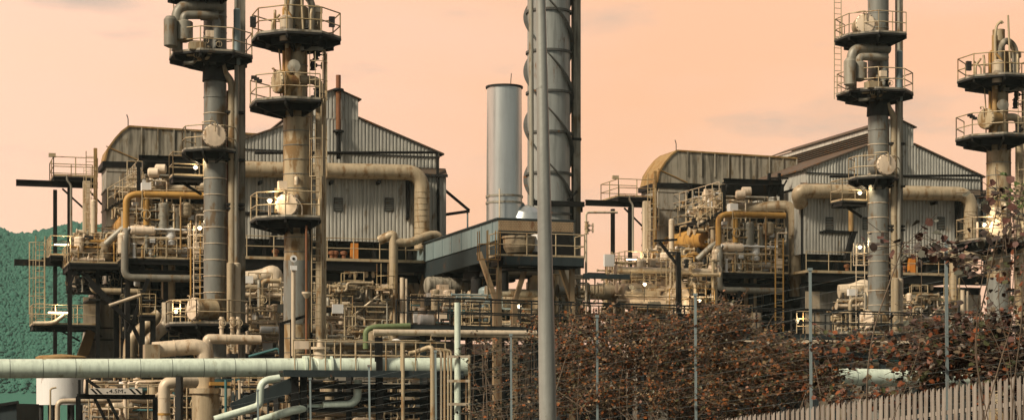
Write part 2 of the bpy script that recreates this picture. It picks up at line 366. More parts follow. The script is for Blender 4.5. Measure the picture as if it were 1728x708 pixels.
def manway(t, o, axis, r, L, m='column_warm', mh='head'):
    o = Vector(o); d = Vector(axis).normalized()
    b = MB().lathe(o-d*L, d, [(0, r*.92), (L*.86, r*.92), (L*.86, r*1.02), (L, r*1.02)], 22); n = part(t, 'manway', b, m)
    c = MB().lathe(o+d*.003, d, [(0, r*1.0), (.07, r*1.0), (.11, r*.90), (.13, r*.5), (.135, 1e-4)], 22, cap=False); part(t, 'cover', c, mh, n)
    _, ax, bx_ = MB().frame(d); g = MB()
    for k in range(14): q = o+(ax*math.cos(k*2*math.pi/14)+bx_*math.sin(k*2*math.pi/14))*r*.93; g.lathe(q+d*.06, d, [(0, .03), (.05, .03)], 6)
    part(t, 'bolt_ring', g, 'dark2', n)
    part(t, 'davit', MB().pipe([o+bx_*r*1.15-d*.2+ax*r, o+bx_*r*1.15+d*.22+ax*r*.4, o+bx_*r*1.15+d*.22, o+bx_*r*.3+d*.22], .03, n=6), 'rail', n)
def valve(t, p, r=.12, m='pipe_grey', mw='rail', axis=(1, 0, 0), up=(0, 0, 1)):
    p = Vector(p); a = Vector(axis); u = Vector(up)
    b = MB().lathe(p-a*r*1.8, a, [(0, r*1.25), (r*.35, r*1.25), (r*.35, r*.8), (r*1.8, r*1.05), (r*3.25, r*.8), (r*3.25, r*1.25), (r*3.6, r*1.25)], 10)
    b.lathe(p+u*r*.7, u, [(0, r*.75), (r*.8, r*.75), (r*.8, r*.3), (r*2.6, r*.2)], 8); o = part(t, 'valve', b, m)
    w = MB().torus(p+u*r*3.2, u, r*1.2, r*.16, 10, 4).beam(p+u*r*3.2-a*r*1.2, p+u*r*3.2+a*r*1.2, r*.2, r*.2); part(t, 'handwheel', w, mw, o)
def vessel(t, p, r, h, m, name='vessel', axis=(0, 0, 1)):
    p = Vector(p); a = Vector(axis)
    b = MB().lathe(p, a, [(0, r), (h, r)], 16, cap=False).dome(p+a*h, a, r, r*.5, 16, 4).dome(p, -a, r, r*.4, 16, 4)
    for k in (.12, .5, .88): b.lathe(p+a*h*k, a, [(0, r), (0, r*1.05), (.05, r*1.05), (.05, r)], 16, cap=False)
    return part(t, name, b, m)
PIPEM = ['pipe_grey', 'pipe_grey', 'insul', 'insul', 'insul_pale', 'column_warm', 'pipe_grey', 'rail']
def clutter(t, lo, hi, n, seed, mats=PIPEM, big=.13, vert=.4, valves=.35, boxes=.12, vessels=.10):
    """a rack of small process pipes with elbows, valves, gauges and drums inside a block of space"""
    r_ = random.Random(seed); lo, hi = Vector(lo), Vector(hi); D = hi-lo
    rp = lambda: Vector((r_.uniform(lo.x, hi.x), r_.uniform(lo.y, hi.y), r_.uniform(lo.z, hi.z)))
    for i in range(n):
        r = r_.choice((.035, .05, .05, .07, .09, big)); m = r_.choice(mats); p = rp(); k = r_.random()
        if k < vert:                                    # riser with an elbow at its top or bottom
            q = Vector((p.x, p.y, lo.z if r_.random() < .6 else hi.z)); s = r_.choice((-1, 1))*r_.uniform(.5, D.x*.35)
            e = Vector((min(max(p.x+s, lo.x), hi.x), p.y, p.z))
            pts = [q, p, e] if abs(e.x-p.x) > r*4 and abs(q.z-p.z) > r*4 else [Vector((p.x, p.y, lo.z)), Vector((p.x, p.y, hi.z))]
        elif k < vert+.45:                              # run along the rack with a step
            w = r_.uniform(.35, 1)*D.x; x0 = r_.uniform(lo.x, hi.x-w); x1 = x0+w; z2 = min(max(p.z+r_.uniform(-.9, .9), lo.z), hi.z); xm = r_.uniform(x0+.2*w, x1-.2*w)
            pts = [Vector((x0, p.y, p.z)), Vector((xm, p.y, p.z)), Vector((xm, p.y, z2)), Vector((x1, p.y, z2))] if abs(z2-p.z) > r*5 else [Vector((x0, p.y, p.z)), Vector((x1, p.y, p.z))]
        else:                                           # towards the viewer, then down
            y2 = min(max(p.y+r_.choice((-1, 1))*r_.uniform(.6, 2), lo.y), hi.y)
            pts = [p, Vector((p.x, y2, p.z)), Vector((p.x, y2, lo.z))] if abs(y2-p.y) > r*4 and p.z-lo.z > r*4 else [p, Vector((p.x, p.y, lo.z-.01))]
        b = MB().pipe(pts, r, n=8, bands=(.9 if r > .08 else 0))
        for a, c in ((pts[0], pts[1]), (pts[-1], pts[-2])): b.flange(a, c-a, r*1.7, .05, 8)
        o = part(t, 'pipe', b, m)
        if r_.random() < valves: a = pts[0].lerp(pts[1], .5); d_ = (pts[1]-pts[0]).normalized(); valve(t, a, max(r*1.3, .08), m, axis=d_, up=(0, -1, 0) if abs(d_.z) > .5 else (0, 0, 1))
        if r_.random() < boxes: p = rp(); w = r_.uniform(.12, .3); part(t, 'junction_box', MB().box(p.x-w, p.x+w, p.y-.12, p.y+.12, p.z, p.z+w*r_.uniform(1.2, 2.4)), r_.choice(('insul_pale', 'white', 'pipe_grey', 'head', 'dark2')))
        if r_.random() < .09:
            p = rp(); w = min(r_.uniform(.7, 1.8), hi.x-p.x); g = MB()
            if w > .4: railing(g, [(p.x, p.y, p.z), (p.x+w, p.y, p.z)], step=.6, h=.9, mid=(.45,)); g.box(p.x, p.x+w, p.y, p.y+.5, p.z-.05, p.z); part(t, 'catwalk', g, r_.choice(('rail', 'rail_yellow', 'rail')))
        if r_.random() < .05: p = rp(); part(t, 'ladder', ladder(MB(), (p.x, p.y, lo.z), max(.8, hi.z-lo.z)), 'rail')
        if r_.random() < vessels:
            p = rp(); r = r_.uniform(.16, .34); h = r_.uniform(.5, 1.3)
            vessel(t, (p.x, p.y, min(p.z, hi.z-h)), r, h, r_.choice(('insul_pale', 'insul', 'head', 'pipe_grey', 'white')), 'drum', (0, 0, 1) if r_.random() < .6 else (1, 0, 0))
def lamp(label, p, L=.8, label2=None, power=28, axis=(1, 0, 0), world=False):
    p = Vector(p); a = Vector(axis); t = thing('tube_lamp', label, 'lamp', p, 'lit tube lamps about the plant', label2, world)
    part(t, 'housing', MB().beam(p-a*L/2+Vector((0, .05, .085)), p+a*L/2+Vector((0, .05, .085)), .12, .05), 'dark2')
    if L > .7: part(t, 'tube', MB().tube(p-a*L*.45, p+a*L*.45, .042, 8), 'lamp')
    else: part(t, 'globe', MB().dome(p, (0, 0, -1), .11, .13, 14).dome(p, (0, 0, 1), .11, .04, 14), 'lamp'); part(t, 'guard', MB().torus(p, (0, 0, 1), .13, .014).torus(p+Vector((0, 0, -.07)), (0, 0, 1), .11, .012), 'dark2')
    part(t, 'bracket', MB().tube(p+Vector((0, .08, .10)), p+Vector((0, .08, -1.0)), .02, 6), 'dark2')
    ld = bpy.data.lights.new('lamp_light', 'POINT'); ld.energy = power*1.1; ld.color = (1, .78, .48); ld.shadow_soft_size = .15
    lo = bpy.data.objects.new('lamp_light', ld); C.objects.link(lo); lo.parent = t.o; KIDS.setdefault(t.o.name, []).append(lo); lo.location = (0, -.5, .15)

# ------------------------------------------------------------------ ground and hill
FN = lambda n: Vector(((-1160+30360/(n+11)-864)/F*(27.94+2.54*n), 27.94+2.54*n, 0))      # wire fence line, n = post number
fd = (FN(1)-FN(0)); FL = fd.length; fdir = fd.normalized()
def fence_top(n): return 4.15-.24*n
def ground_z(x, y):
    n = (Vector((x, y, 0))-FN(0)).dot(fdir)/FL
    bank = min(max(fence_top(n)-3.15, -.9), 1.5)
    k = min(max((y-55)/18, 0), 1); k = k*k*(3-2*k); j = min(max((y-12)/10, 0), 1)
    return bank*(1-k)*j
gm = MB(); NX, NY = 60, 70
gx = [-900+1800*i/NX for i in range(NX+1)]; gx = [math.copysign(abs(x/900)**2*900, x) for x in gx]
gy = [-60+3000*(j/NY)**2.6 for j in range(NY+1)]
gm.add([(x, y, ground_z(x, y)) for y in gy for x in gx], [(j*(NX+1)+i, j*(NX+1)+i+1, (j+1)*(NX+1)+i+1, (j+1)*(NX+1)+i) for j in range(NY) for i in range(NX)], True)
solid('ground', None, None, gm, 'ground', (0, 0, 0), world=True, kind='structure')
# wooded hill at the left, about 620 m off
hr = random.Random(3)
def hill_h(x, y):
    px = 864+F*x/y
    top = 368 + 14*math.sin(px*.011+.4) + 6*math.sin(px*.041) - (px-60)*.10 if px < 520 else 9999
    k = max(0, 1-((y-640)/170)**2) if y < 640 else max(0, 1-((y-640)/420)**2)
    zt = (HOR-(top if px < 320 else top+(px-320)*1.9))/F*640
    return max(-2, zt*k**.8-2)
hm = MB(); HX, HY = 80, 40
hx = lambda i: -230+200*i/HX; hy = lambda j: 470+330*j/HY
hm.add([(hx(i), hy(j), hill_h(hx(i), hy(j))+hr.uniform(-.15, .15)) for j in range(HY+1) for i in range(HX+1)],
       [(j*(HX+1)+i, j*(HX+1)+i+1, (j+1)*(HX+1)+i+1, (j+1)*(HX+1)+i) for j in range(HY) for i in range(HX)], True)
solid('hill', None, None, hm, 'hill_leaf', (0, 0, 0), world=True, kind='structure')
wm = MB()                                                              # the wood on it: one mass of crowns
for _ in range(52000):
    y = hr.uniform(478, 655); x = hr.uniform(-.35, -.12)*y; z = hill_h(x, y)
    if z < .5: continue
    s = hr.uniform(.32, .70)*(2.4 if hr.random() < .012 else 1); vs = []
    for a, b in ((0, 0),)+tuple((k*2*math.pi/5+hr.uniform(-.3, .3), 1) for k in range(5))+tuple((k*2*math.pi/5+.6+hr.uniform(-.3, .3), 2) for k in range(5)):
        if b == 0: vs.append((x, y, z+.3+s*hr.uniform(.6, 1.1)))
        else: rr = s*(.75 if b == 1 else 1.0)*hr.uniform(.7, 1.2); vs.append((x+rr*math.cos(a), y+rr*math.sin(a), z+s*((.55 if b == 1 else .0)+hr.uniform(-.2, .3))))
    wm.add(vs, [(0, 1+k, 1+(k+1) % 5) for k in range(5)]+[(1+k, 6+k, 1+(k+1) % 5) for k in range(5)]+[(6+k, 6+(k+1) % 5, 1+(k+1) % 5) for k in range(5)], True)
solid('hillside_wood', 'dark green wood covering the hazy hill behind the plant at left', 'wood', wm, 'hill_leaf', (0, 0, 0), world=True, kind='stuff')

# ------------------------------------------------------------------ front column (unit)
def column_front():
    t = thing('distillation_column', 'tall slim grey column with round pale manway, left plant unit', 'column', (0, 0, 0), 'slim front columns',
              'tall slim grey column with ladderlike bands, right plant unit before the gable')
    Z = lambda py: P(363, py, 0).z
    sh = part(t, 'shell', MB().lathe((0, 0, 0), (0, 0, 1), [(0, .62), (1.2, .60), (1.3, .53), (Z(142), .53), (Z(138), .50), (Z(112), .50), (Z(112), .54), (26, .54)], 28), 'column')
    z = 2.0
    while z < 25.5:
        if not Z(150) < z < Z(95): part(t, 'seam_band', MB().lathe((0, 0, z), (0, 0, 1), [(0, .52), (0, .556), (.035, .556), (.035, .52)], 28, cap=False), 'insul_pale' if z < 16 else 'column', sh)
        z += .76
    part(t, 'skirt_ring', MB().lathe((0, 0, Z(138)), (0, 0, 1), [(0, .5), (0, .60), (.7, .57), (.7, .5)], 24, cap=False), 'dark2', sh)
    oct_platform(t, -.2, 0, Z(98), 2.0, .6)
    oct_platform(t, -.2, 0, Q(1460, 66, 0).z, 2.1, .6, 90, 270)
    oct_platform(t, -.25, 0, Z(257), 1.35, .58, 90, 360)
    oct_platform(t, -.35, .2, Z(548), 2.0, .64, 90, 360, railm='rail')
    manway(t, P(362, 229, -1.25), (0, -1, .0), .55, 1.0, 'column')
    manway(t, Q(1460, 40, -1.25), (-.25, -1, 0), .52, 1.0)
    o = P(327, 521, -.8); manway(t, o, (-1, -.42, 0), .53, 1.1)
    # overhead piping between the two top platforms
    pz = lambda px, py, v=-.6: Q(px, py, v)
    part(t, 'overhead_pipe', MB().pipe([pz(1500, 82), pz(1437, 82), pz(1437, 128), pz(1437, 150)], .27, n=14, bend=.6, bands=.6), 'pipe_grey')
    part(t, 'return_pipe', MB().pipe([pz(1496, 96, -.9), pz(1450, 96, -.9), pz(1450, 110, -.9)], .2, n=12), 'pipe_grey')
    part(t, 'return_riser', MB().pipe([pz(1492, 160, -.7), pz(1492, 98, -.7), pz(1470, 98, -.7)], .19, n=12), 'column')
    c = P(316, 40, -.9); part(t, 'knockout_drum', MB().lathe(P(311, 72, -.9), (0, 0, 1), [(0, .12), (.12, .40), (.95, .40), (1.05, .16), (1.3, .16)], 8, split=1), 'pipe_grey')
    part(t, 'reflux_drum', MB().lathe(pz(1434, 146, -1.1), (0, 0, 1), [(0, .1), (.1, .31), (1.3, .31), (1.45, .2)], 14), 'pipe_grey')
    for px, py in ((346, 60), (352, 78), (335, 70), (368, 66), (330, 84)):
        p = P(px, py, -1.0-R.random()*.4); part(t, 'nozzle_pipe', MB().pipe([p, p+Vector((0, 0, -.6)), p+Vector((R.choice((-.5, .5)), .2, -.6))], .09, n=8), R.choice(('column_warm', 'pipe_grey')))
        valve(t, p+Vector((0, 0, -.3)), .11, 'dark2', axis=(0, 0, 1), up=(0, -1, 0))
    p = P(354, 52, -1.3); part(t, 'junction_box', MB().box(p.x-.18, p.x+.18, p.y-.12, p.y+.12, p.z-.3, p.z), 'head')
    part(t, 'skid', MB().box(P(318, 92, -1.2).x, P(345, 92, -1.2).x, -1.7, -1.1, Z(96), Z(84)), 'column_warm')
    # risers beside the shell
    g = P(390, 300, -.2).x
    part(t, 'side_pipe', MB().pipe([P(372, 100, -.35), P(378, 122, -.35), (g, -.35, Z(138)), (g, -.35, Z(560))], .17, n=12, bands=1.4), 'insul')
    part(t, 'side_pipe', MB().pipe([(g-.02, .35, Z(150)), (g-.02, .35, Z(560))], .12, n=10), 'rust')
    part(t, 'riser_post', MB().beam((P(408, 0, .1).x, .1, 0), (P(408, 0, .1).x, .1, 25.5), .30, .30), 'duct')
    part(t, 'riser_pipe', MB().pipe([(P(399, 0, -.55).x, -.55, 25), (P(399, 0, -.55).x, -.55, Z(560))], .10, n=10), 'pipe_grey')
    part(t, 'insulated_sleeve', MB().lathe((P(400, 0, -.55).x, -.55, Z(112)), (0, 0, 1), [(0, .1), (.03, .165), (2.6, .165), (2.65, .1)], 14), 'galv')
    part(t, 'insulated_sleeve', MB().lathe((P(399, 0, -.6).x, -.6, Z(548)), (0, 0, 1), [(0, .1), (.03, .20), (2.85, .20), (2.9, .1)], 14), 'insul_pale')
    part(t, 'insulated_sleeve', MB().lathe((P(389, 0, -.8).x, -.8, Z(548)), (0, 0, 1), [(0, .1), (.03, .18), (2.85, .18), (2.9, .1)], 14), 'insul')
    for py in (345, 352, 190, 270): part(t, 'pipe_clamp', MB().box(.45, P(412, 0, -.3).x, -.5, -.1, Z(py)-.05, Z(py)+.05), 'dark2')
    lb = MB(); ladder(lb, P(336, 548, .75), Z(380)-Z(548), w=.5); part(t, 'ladder', lb, 'insul_pale'); part(t, 'ladder_cage', cage(MB(), P(336, 420, .75), Z(378)-Z(420), out=(-.3, -1, 0), rr=.42, step=.6, r=.026), 'insul_pale')
    lb = MB(); ladder(lb, (P(300, 0, 1.6).x, 1.6, Z(100)), 6, w=.4); part(t, 'ladder', lb, 'rail')
    # two small lamp platforms on the left flank
    rect_platform(t, P(290, 0, .7).x, -.5, .3, 1.6, Z(297), 'flb')
    for a in (1,): part(t, 'knee_brace', MB().beam((-.5, .9, Z(325)), (P(300, 0, .9).x, .9, Z(302)), .1, .12), 'dark')
column_front()
lamp('glowing lamp on the small ledge beside the left front column', P(330, 281, .4), .5, 'glowing lamp on the small ledge beside the right front column', 40)
lamp('glowing lamp half hidden behind the left front column', P(337, 383, .9), .35, 'glowing lamp at mid height, left of the right front column', 40)

# ------------------------------------------------------------------ second column, nearer the viewer (unit)
BV = -7.8; BU = P(501, 0, BV).x
def column_second():
    t = thing('stripper_column', 'stout banded column with yellow-stained platforms before the left gabled house', 'column', (BU, BV, 0), 'stout columns with yellow platforms',
              'stout banded column with yellow platforms cut by the right picture edge')
    Z = lambda py: P(501, py, BV).z
    L = lambda px, py, dv=0: P(px, py, BV+dv)
    sh = part(t, 'shell', MB().lathe((BU, BV, 0), (0, 0, 1), [(0, .55), (Z(395), .55), (Z(388), .28), (Z(378), .28), (Z(372), .59), (Z(190), .59), (Z(186), .46), (Z(60), .46), (Z(60), .50), (Z(14), .50), (Z(10), .30), (Z(-30), .30)], 28), 'column_warm')
    for z0, z1, r, st in ((1.2, Z(400), .55, .62), (Z(368), Z(192), .59, .62), (Z(182), Z(70), .46, .9)):
        z = z0
        while z < z1: part(t, 'seam_band', MB().lathe((BU, BV, z), (0, 0, 1), [(0, r-.01), (0, r+.02), (.03, r+.02), (.03, r-.01)], 28, cap=False), 'column', sh); z += st
    part(t, 'base_jacket', MB().lathe((BU, BV, Z(545)), (0, 0, 1), [(0, .56), (0, .575), (Z(440)-Z(545), .575), (Z(440)-Z(545), .56)], 28, cap=False), 'column', sh)
    oct_platform(t, BU-.03, BV, Z(67), 1.98, .55, railm='rail_yellow')
    oct_platform(t, BU-.1, BV, Z(178), 2.0, .55, 90, 270)
    oct_platform(t, BU-.1, BV, Z(373), 1.98, .62, 90, 270, railm='rail')
    # what stands on the platforms
    manway(t, L(470, 138, -.3), (-1, -.35, 0), .50, 1.0, 'yellow_dull', 'column_warm')
    manway(t, L(484, 346, -1.1), (-.35, -1, 0), .50, 1.1)
    part(t, 'instrument_box', MB().box(L(470, 0, -1.2).x, L(484, 0, -1.2).x, BV-1.3, BV-.9, Z(326), Z(312)), 'head')
    vessel(t, L(534, 55, -.2), .18, 1.1, 'column_warm', 'sight_drum'); part(t, 'drum_cap', MB().lathe(L(534, 26, -.2), (0, 0, 1), [(0, .1), (.1, .27), (.35, .27), (.42, .1)], 14), 'insul_pale')
    part(t, 'yellow_pipe', MB().pipe([L(486, -20, -.4), L(486, 180, -.4)], .14, n=10, bands=1.1), 'yellow_dull')
    part(t, 'yellow_pipe', MB().pipe([L(479, 185, -.2), L(479, 10, -.2), L(500, 10, -.2)], .07, n=8), 'yellow')
    part(t, 'grey_dish', MB().lathe(L(496, 112, -.8), (-.2, -1, 0), [(0, .28), (.1, .28), (.14, .05)], 18), 'pipe_grey')
    part(t, 'side_pipe', MB().pipe([L(505, 135, -.5), L(540, 135, -.3), L(540, 600, -.3)], .19, n=14, bands=.75), 'insul')
    part(t, 'side_pipe', MB().pipe([L(524, 180, .1), L(524, 600, .1)], .10, n=10, bands=1.5), 'dark2')
    part(t, 'side_pipe', MB().pipe([L(510, 84, -.3), L(548, 84, -.3), L(548, 620, -.3)], .07, n=8), 'rail')
    part(t, 'drain_pipe', MB().pipe([L(470, 70), L(474, 125), L(474, 170)], .035, n=6), 'rail_yellow')
    for px, py in ((533, 92), (528, 110), (534, 158), (530, 170), (470, 60), (497, 52), (520, 40)): valve(t, L(px, py, -.35-R.random()*.3), .12, 'dark2', axis=(0, 0, 1), up=(1, 0, 0))
    part(t, 'support_beam', MB().beam(L(500, 82, -.6), L(545, 82, -.6), .12, .16), 'pipe_grey')
    lb = MB(); ladder(lb, L(534, 560, -.75), Z(178)-Z(560), w=.42); part(t, 'ladder', lb, 'rail')
    cg = MB(); cage(cg, L(530, 300, -.75), 2.2, out=(.3, -1, 0)); cage(cg, L(530, 170, -.75), 2.0, out=(.3, -1, 0))
    part(t, 'ladder_cage', cg, 'rail')
    for px in (427, 560):
        for k in range(3): p = L(px, 30+k*6, -.6); part(t, 'floodlight', MB().box(p.x-.12, p.x+.12, p.y-.08, p.y+.08, p.z-.1, p.z+.04), 'dark2')
    for k in range(3): p = L(428+k*5, 130+k*3, -.7); part(t, 'floodlight', MB().box(p.x-.1, p.x+.1, p.y-.08, p.y+.08, p.z-.08, p.z+.05), 'dark2')
    hq = lambda px, py, dv=0: Q(px, py, BV+dv)
    part(t, 'hook_vent', MB().pipe([hq(1681, 150, -.7), hq(1679, 62, -.7), hq(1682, 42, -.7), hq(1690, 36, -.7), hq(1692, 40, -.7)], .07, n=8, bend=.3), 'rail')
    part(t, 'vent_rod', MB().tube(hq(1706, 140, -.9), hq(1701, 26, -.9), .05, 8), 'rail')
    part(t, 'arch_pipe', MB().pipe([hq(1686, 145, -.6), hq(1686, 80, -.6), hq(1699, 66, -.6), hq(1713, 80, -.6), hq(1713, 145, -.6)], .16, n=12, bend=.5), 'duct')
    part(t, 'pale_shroud', MB().lathe(hq(1684, 140, -1.0), (0, 0, 1), [(0, .28), (1.0, .28), (1.1, .15)], 16), 'insul_pale')
    for k in range(7):
        a = k*.8+.3; p = Vector((BU+1.1*math.cos(a), BV+1.1*math.sin(a), Z(67))); part(t, 'stub_pipe', MB().pipe([p, p+Vector((0, 0, R.uniform(.5, 1.1))), p+Vector((R.uniform(-.4, .4), .1, 1.15))], R.choice((.04, .06, .09)), n=8), R.choice(('yellow_dull', 'rail', 'column_warm')))
        p = Vector((BU+1.2*math.cos(a+2), BV-abs(1.2*math.sin(a+2)), Z(373))); part(t, 'stub_pipe', MB().pipe([p, p+Vector((0, 0, R.uniform(.4, .9))), p+Vector((R.uniform(-.4, .4), .2, .95))], R.choice((.04, .06, .09)), n=8), R.choice(('head', 'rail', 'insul_pale')))
    for py in (300, 330, 360): part(t, 'nozzle', MB().pipe([L(500, py, -.5), L(500, py, -.95), L(500, py+12, -.95)], .09, n=8), 'insul_pale')
column_second()
lamp('glowing lamp on the lower platform of the left stout column', P(455, 337, BV-.9), .4, 'glowing lamp beside stout column at right edge above shrubs', 40)

# ------------------------------------------------------------------ gabled furnace house (unit)
GV, GB = 14.5, 29.0; GL, GR, GC = 2.94, 14.83, 8.88; ML, MR = 7.6, 10.15
EZ, RZ, MZ, PZ = 16.35, 18.1, 19.15, 19.65
def clad_sheet(u0, u1, v, lo, hi, pitch=.2, d=.05, flip=1):
    mb = MB(); n = max(1, round((u1-u0)/pitch)); w = (u1-u0)/n; us = []
    for i in range(n): us += [(u0+w*(i+a), o) for a, o in ((0, 0), (.3, 0), (.42, d), (.88, d))]
    us.append((u1, 0)); vs = [(u, v-o*flip, lo(u)) for u, o in us]+[(u, v-o*flip, hi(u)) for u, o in us]; k = len(us)
    return mb.add(vs, [(i, i+1, k+i+1, k+i) for i in range(k-1)])
def clad_side(v0, v1, u, z0, z1, pitch=.2, d=.05):
    mb = MB(); n = max(1, round((v1-v0)/pitch)); w = (v1-v0)/n; vs_ = []
    for i in range(n): vs_ += [(v0+w*(i+a), o) for a, o in ((0, 0), (.3, 0), (.42, d), (.88, d))]
    vs_.append((v1, 0)); k = len(vs_); return mb.add([(u-o, v, z0) for v, o in vs_]+[(u-o, v, z1) for v, o in vs_], [(i, k+i, k+i+1, i+1) for i in range(k-1)])
def furnace_house():
    t = thing('furnace_house', 'gabled grey corrugated furnace house behind the stout column, left unit', 'building', (GC, GV, 0), 'gabled furnace houses',
              'gabled grey corrugated furnace house with long louvred ridge, right unit')
    roofz = lambda u: EZ+(RZ-EZ)*(u-GL)/(ML-GL) if u < ML else (EZ+(RZ-EZ)*(GR-u)/(GR-MR) if u > MR else RZ)
    z408, z440 = P(600, 408, GV).z, P(600, 440, GV).z
    # core behind the sheets
    part(t, 'frame_core', MB().prism([(GL+.1, GV+.12, z408), (GR-.1, GV+.12, z408), (GR-.1, GV+.12, EZ-.1), (MR, GV+.12, RZ-.1), (ML, GV+.12, RZ-.1), (GL+.1, GV+.12, EZ-.1)], (0, GB-GV-.2, 0)), 'dark2')
    # gable sheets
    u = GL
    while u < GR-.01:
        u1 = min(u+1.0, GR)
        for a, b in ((u, u1),):
            part(t, 'cladding_sheet', clad_sheet(a, b, GV, lambda q: 15.35, lambda q: roofz(q)-.02), 'clad')
        u = u1
    u = ML
    while u < MR-.01:
        u1 = min(u+.85, MR); part(t, 'cladding_sheet', clad_sheet(u, u1, GV-.02, lambda q: RZ-.1, lambda q: MZ+(PZ-MZ)*(1-abs(q-(ML+MR)/2)/((MR-ML)/2))), 'clad'); u = u1
    # lower wall, a little proud, with its sloping ledge
    WL, WR = 2.6, 15.12; v2 = GV-.35
    u = WL
    while u < WR-.01: u1 = min(u+1.04, WR); part(t, 'cladding_sheet', clad_sheet(u, u1, v2, lambda q: z408, lambda q: 15.12), 'clad'); u = u1
    part(t, 'lower_core', MB().box(WL+.05, WR-.05, v2+.1, GB+.3, z408+.02, 15.1), 'dark2')
    part(t, 'ledge', MB().prism([(WL-.05, v2-.12, 15.1), (WL-.05, GV-.06, 15.5), (WL-.05, GV-.06, 15.42), (WL-.05, v2-.12, 15.0)], (WR-WL+.1, 0, 0)), 'roof')
    part(t, 'gutter', MB().beam((WL-.05, v2-.16, 15.03), (WR+.05, v2-.16, 15.03), .14, .14), 'dark2')
    v = GV
    while v < GB: part(t, 'cladding_sheet', clad_side(v, min(v+1.04, GB), GL, 15.35, EZ-.05), 'clad'); part(t, 'cladding_sheet', clad_side(v, min(v+1.04, GB), WL, z408, 15.1), 'clad'); v += 1.04
    # roofs
    for a, za, b, zb in ((GL-.25, EZ-.10, ML, RZ), (GR+.25, EZ-.10, MR, RZ)):
        part(t, 'roof_slope', MB().prism([(a, GV-.15, za), (b, GV-.15, zb), (b, GV-.15, zb+.09), (a, GV-.15, za+.09)], (0, GB-GV+.3, 0)), 'roof')
    for a, b in ((ML-.15, (ML+MR)/2), (MR+.15, (ML+MR)/2)):
        part(t, 'monitor_roof', MB().prism([(a, GV-.2, MZ-.05), (b, GV-.2, PZ), (b, GV-.2, PZ+.07), (a, GV-.2, MZ+.02)], (0, GB-GV+.4, 0)), 'roof')
    part(t, 'monitor_core', MB().box(ML+.25, MR-.25, GV+.05, GB-.05, RZ, MZ), 'dark2')
    part(t, 'monitor_fascia', MB().box(ML-.02, ML+.08, GV+.02, GB, MZ-.34, MZ-.06), 'clad')
    part(t, 'monitor_side', MB().box(MR-.1, MR, GV+.02, GB, RZ, MZ-.04), 'clad')
    for k in range(6): z = RZ+.06+k*.125; part(t, 'louver_slat', MB().prism([(ML-.05, GV+.02, z), (ML+.12, GV+.02, z+.10), (ML+.12, GV+.02, z+.13), (ML-.05, GV+.02, z+.03)], (0, GB-GV-.04, 0)), 'roof')
    part(t, 'eave_trim', MB().box(GL, GR, GV-.09, GV-.055, EZ-.28, EZ-.20), 'dark2')
    # louvred vents in the wall
    for px in (571, 657, 505, 430):
        p = P(px, 345, v2-.06); f = part(t, 'louver_vent', MB().box(p.x-.25, p.x+.25, v2-.08, v2-.045, p.z-.38, p.z+.38), 'dark2')
        for k in range(7): part(t, 'vent_slat', MB().beam((p.x-.22, v2-.09, p.z-.31+k*.1), (p.x+.22, v2-.09, p.z-.31+k*.1), .03, .05), 'column', f)
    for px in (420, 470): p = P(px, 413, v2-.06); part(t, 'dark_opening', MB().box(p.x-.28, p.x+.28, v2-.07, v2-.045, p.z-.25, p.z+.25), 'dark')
    # burner floor: slab, rail, columns, dark back wall, beams
    part(t, 'burner_floor', MB().box(WL-.4, WR+.3, GV-1.6, GB, z440-.15, z440), 'rail')
    part(t, 'floor_beam', MB().ibeam((WL-.4, GV-1.5, z440-.42), (WR+.3, GV-1.5, z440-.42), .2, .5), 'dark')
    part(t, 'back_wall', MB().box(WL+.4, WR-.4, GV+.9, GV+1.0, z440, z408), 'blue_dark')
    for k in range(7): u = WL+.2+k*2.05; part(t, 'floor_post', MB().ibeam((u, GV-.1, z440), (u, GV-.1, z408), .2, .2), 'dark')
    rl = MB(); railing(rl, [(WL-.4, GV-1.55, z440), (WR+.3, GV-1.55, z440)], step=1.5); part(t, 'railing', rl, 'rail')
    p = P(597, 422, GV-.2); part(t, 'orange_cabinet', MB().box(p.x-.2, p.x+.2, GV-.45, GV-.15, z440, z440+.95), 'orange')
    for px in (560, 566, 580, 465): p = P(px, 430, GV-.5); part(t, 'burner_valve', MB().lathe((p.x, GV-.5, z440), (0, 0, 1), [(0, .12), (.3, .12), (.3, .2), (.45, .2), (.5, .06)], 10), 'rust')
    # firebox of flat plates under the floor
    u = WL+.3
    while u < WR-.5:
        u1 = min(u+.95, WR-.3)
        for z0, z1 in ((.2, 4.3), (4.34, z440-1.15)): part(t, 'wall_panel', MB().box(u+.012, u1-.012, GV-.05, GV+.06, z0, z1), 'insul_pale' if R.random() < .3 else 'concrete')
        u = u1
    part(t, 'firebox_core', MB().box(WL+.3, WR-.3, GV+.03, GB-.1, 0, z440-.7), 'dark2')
    part(t, 'stiffener', MB().box(WL+.2, WR-.2, GV-.18, GV-.06, P(600, 509, GV).z-.08, P(600, 509, GV).z+.08), 'dark')
    for px in (570, 640): p = P(px, 470, GV-.9); part(t, 'knee_brace', MB().beam((p.x+.5, GV-1.4, z440-.7), (p.x-.1, GV-.1, z440-2.1), .14, .14), 'dark')
    p = P(640, 489, GV-.1); f = part(t, 'peep_door', MB().box(p.x-.32, p.x+.32, GV-.12, GV-.055, p.z-.5, p.z+.4), 'yellow_dull'); part(t, 'door_frame', MB().box(p.x-.38, p.x+.38, GV-.09, GV-.052, p.z-.58, p.z+.47), 'dark', f)
    for px in (590, 600, 618, 630): p = P(px, 455, GV-1.2); part(t, 'hanger', MB().lathe((p.x, GV-1.2, z440-1.0), (0, 0, 1), [(0, .08), (.15, .12), (.4, .12), (.5, .05)], 8), 'insul_pale')
    for k in (0, 1): z = Q(1400, 390, GV-1).z; part(t, 'wall_arm', MB().beam((Q(1390, 0, GV-1).x, GV-1+k*.6, z), (Q(1447, 0, GV-1).x, GV-1+k*.6, z), .12, .12), 'dark')
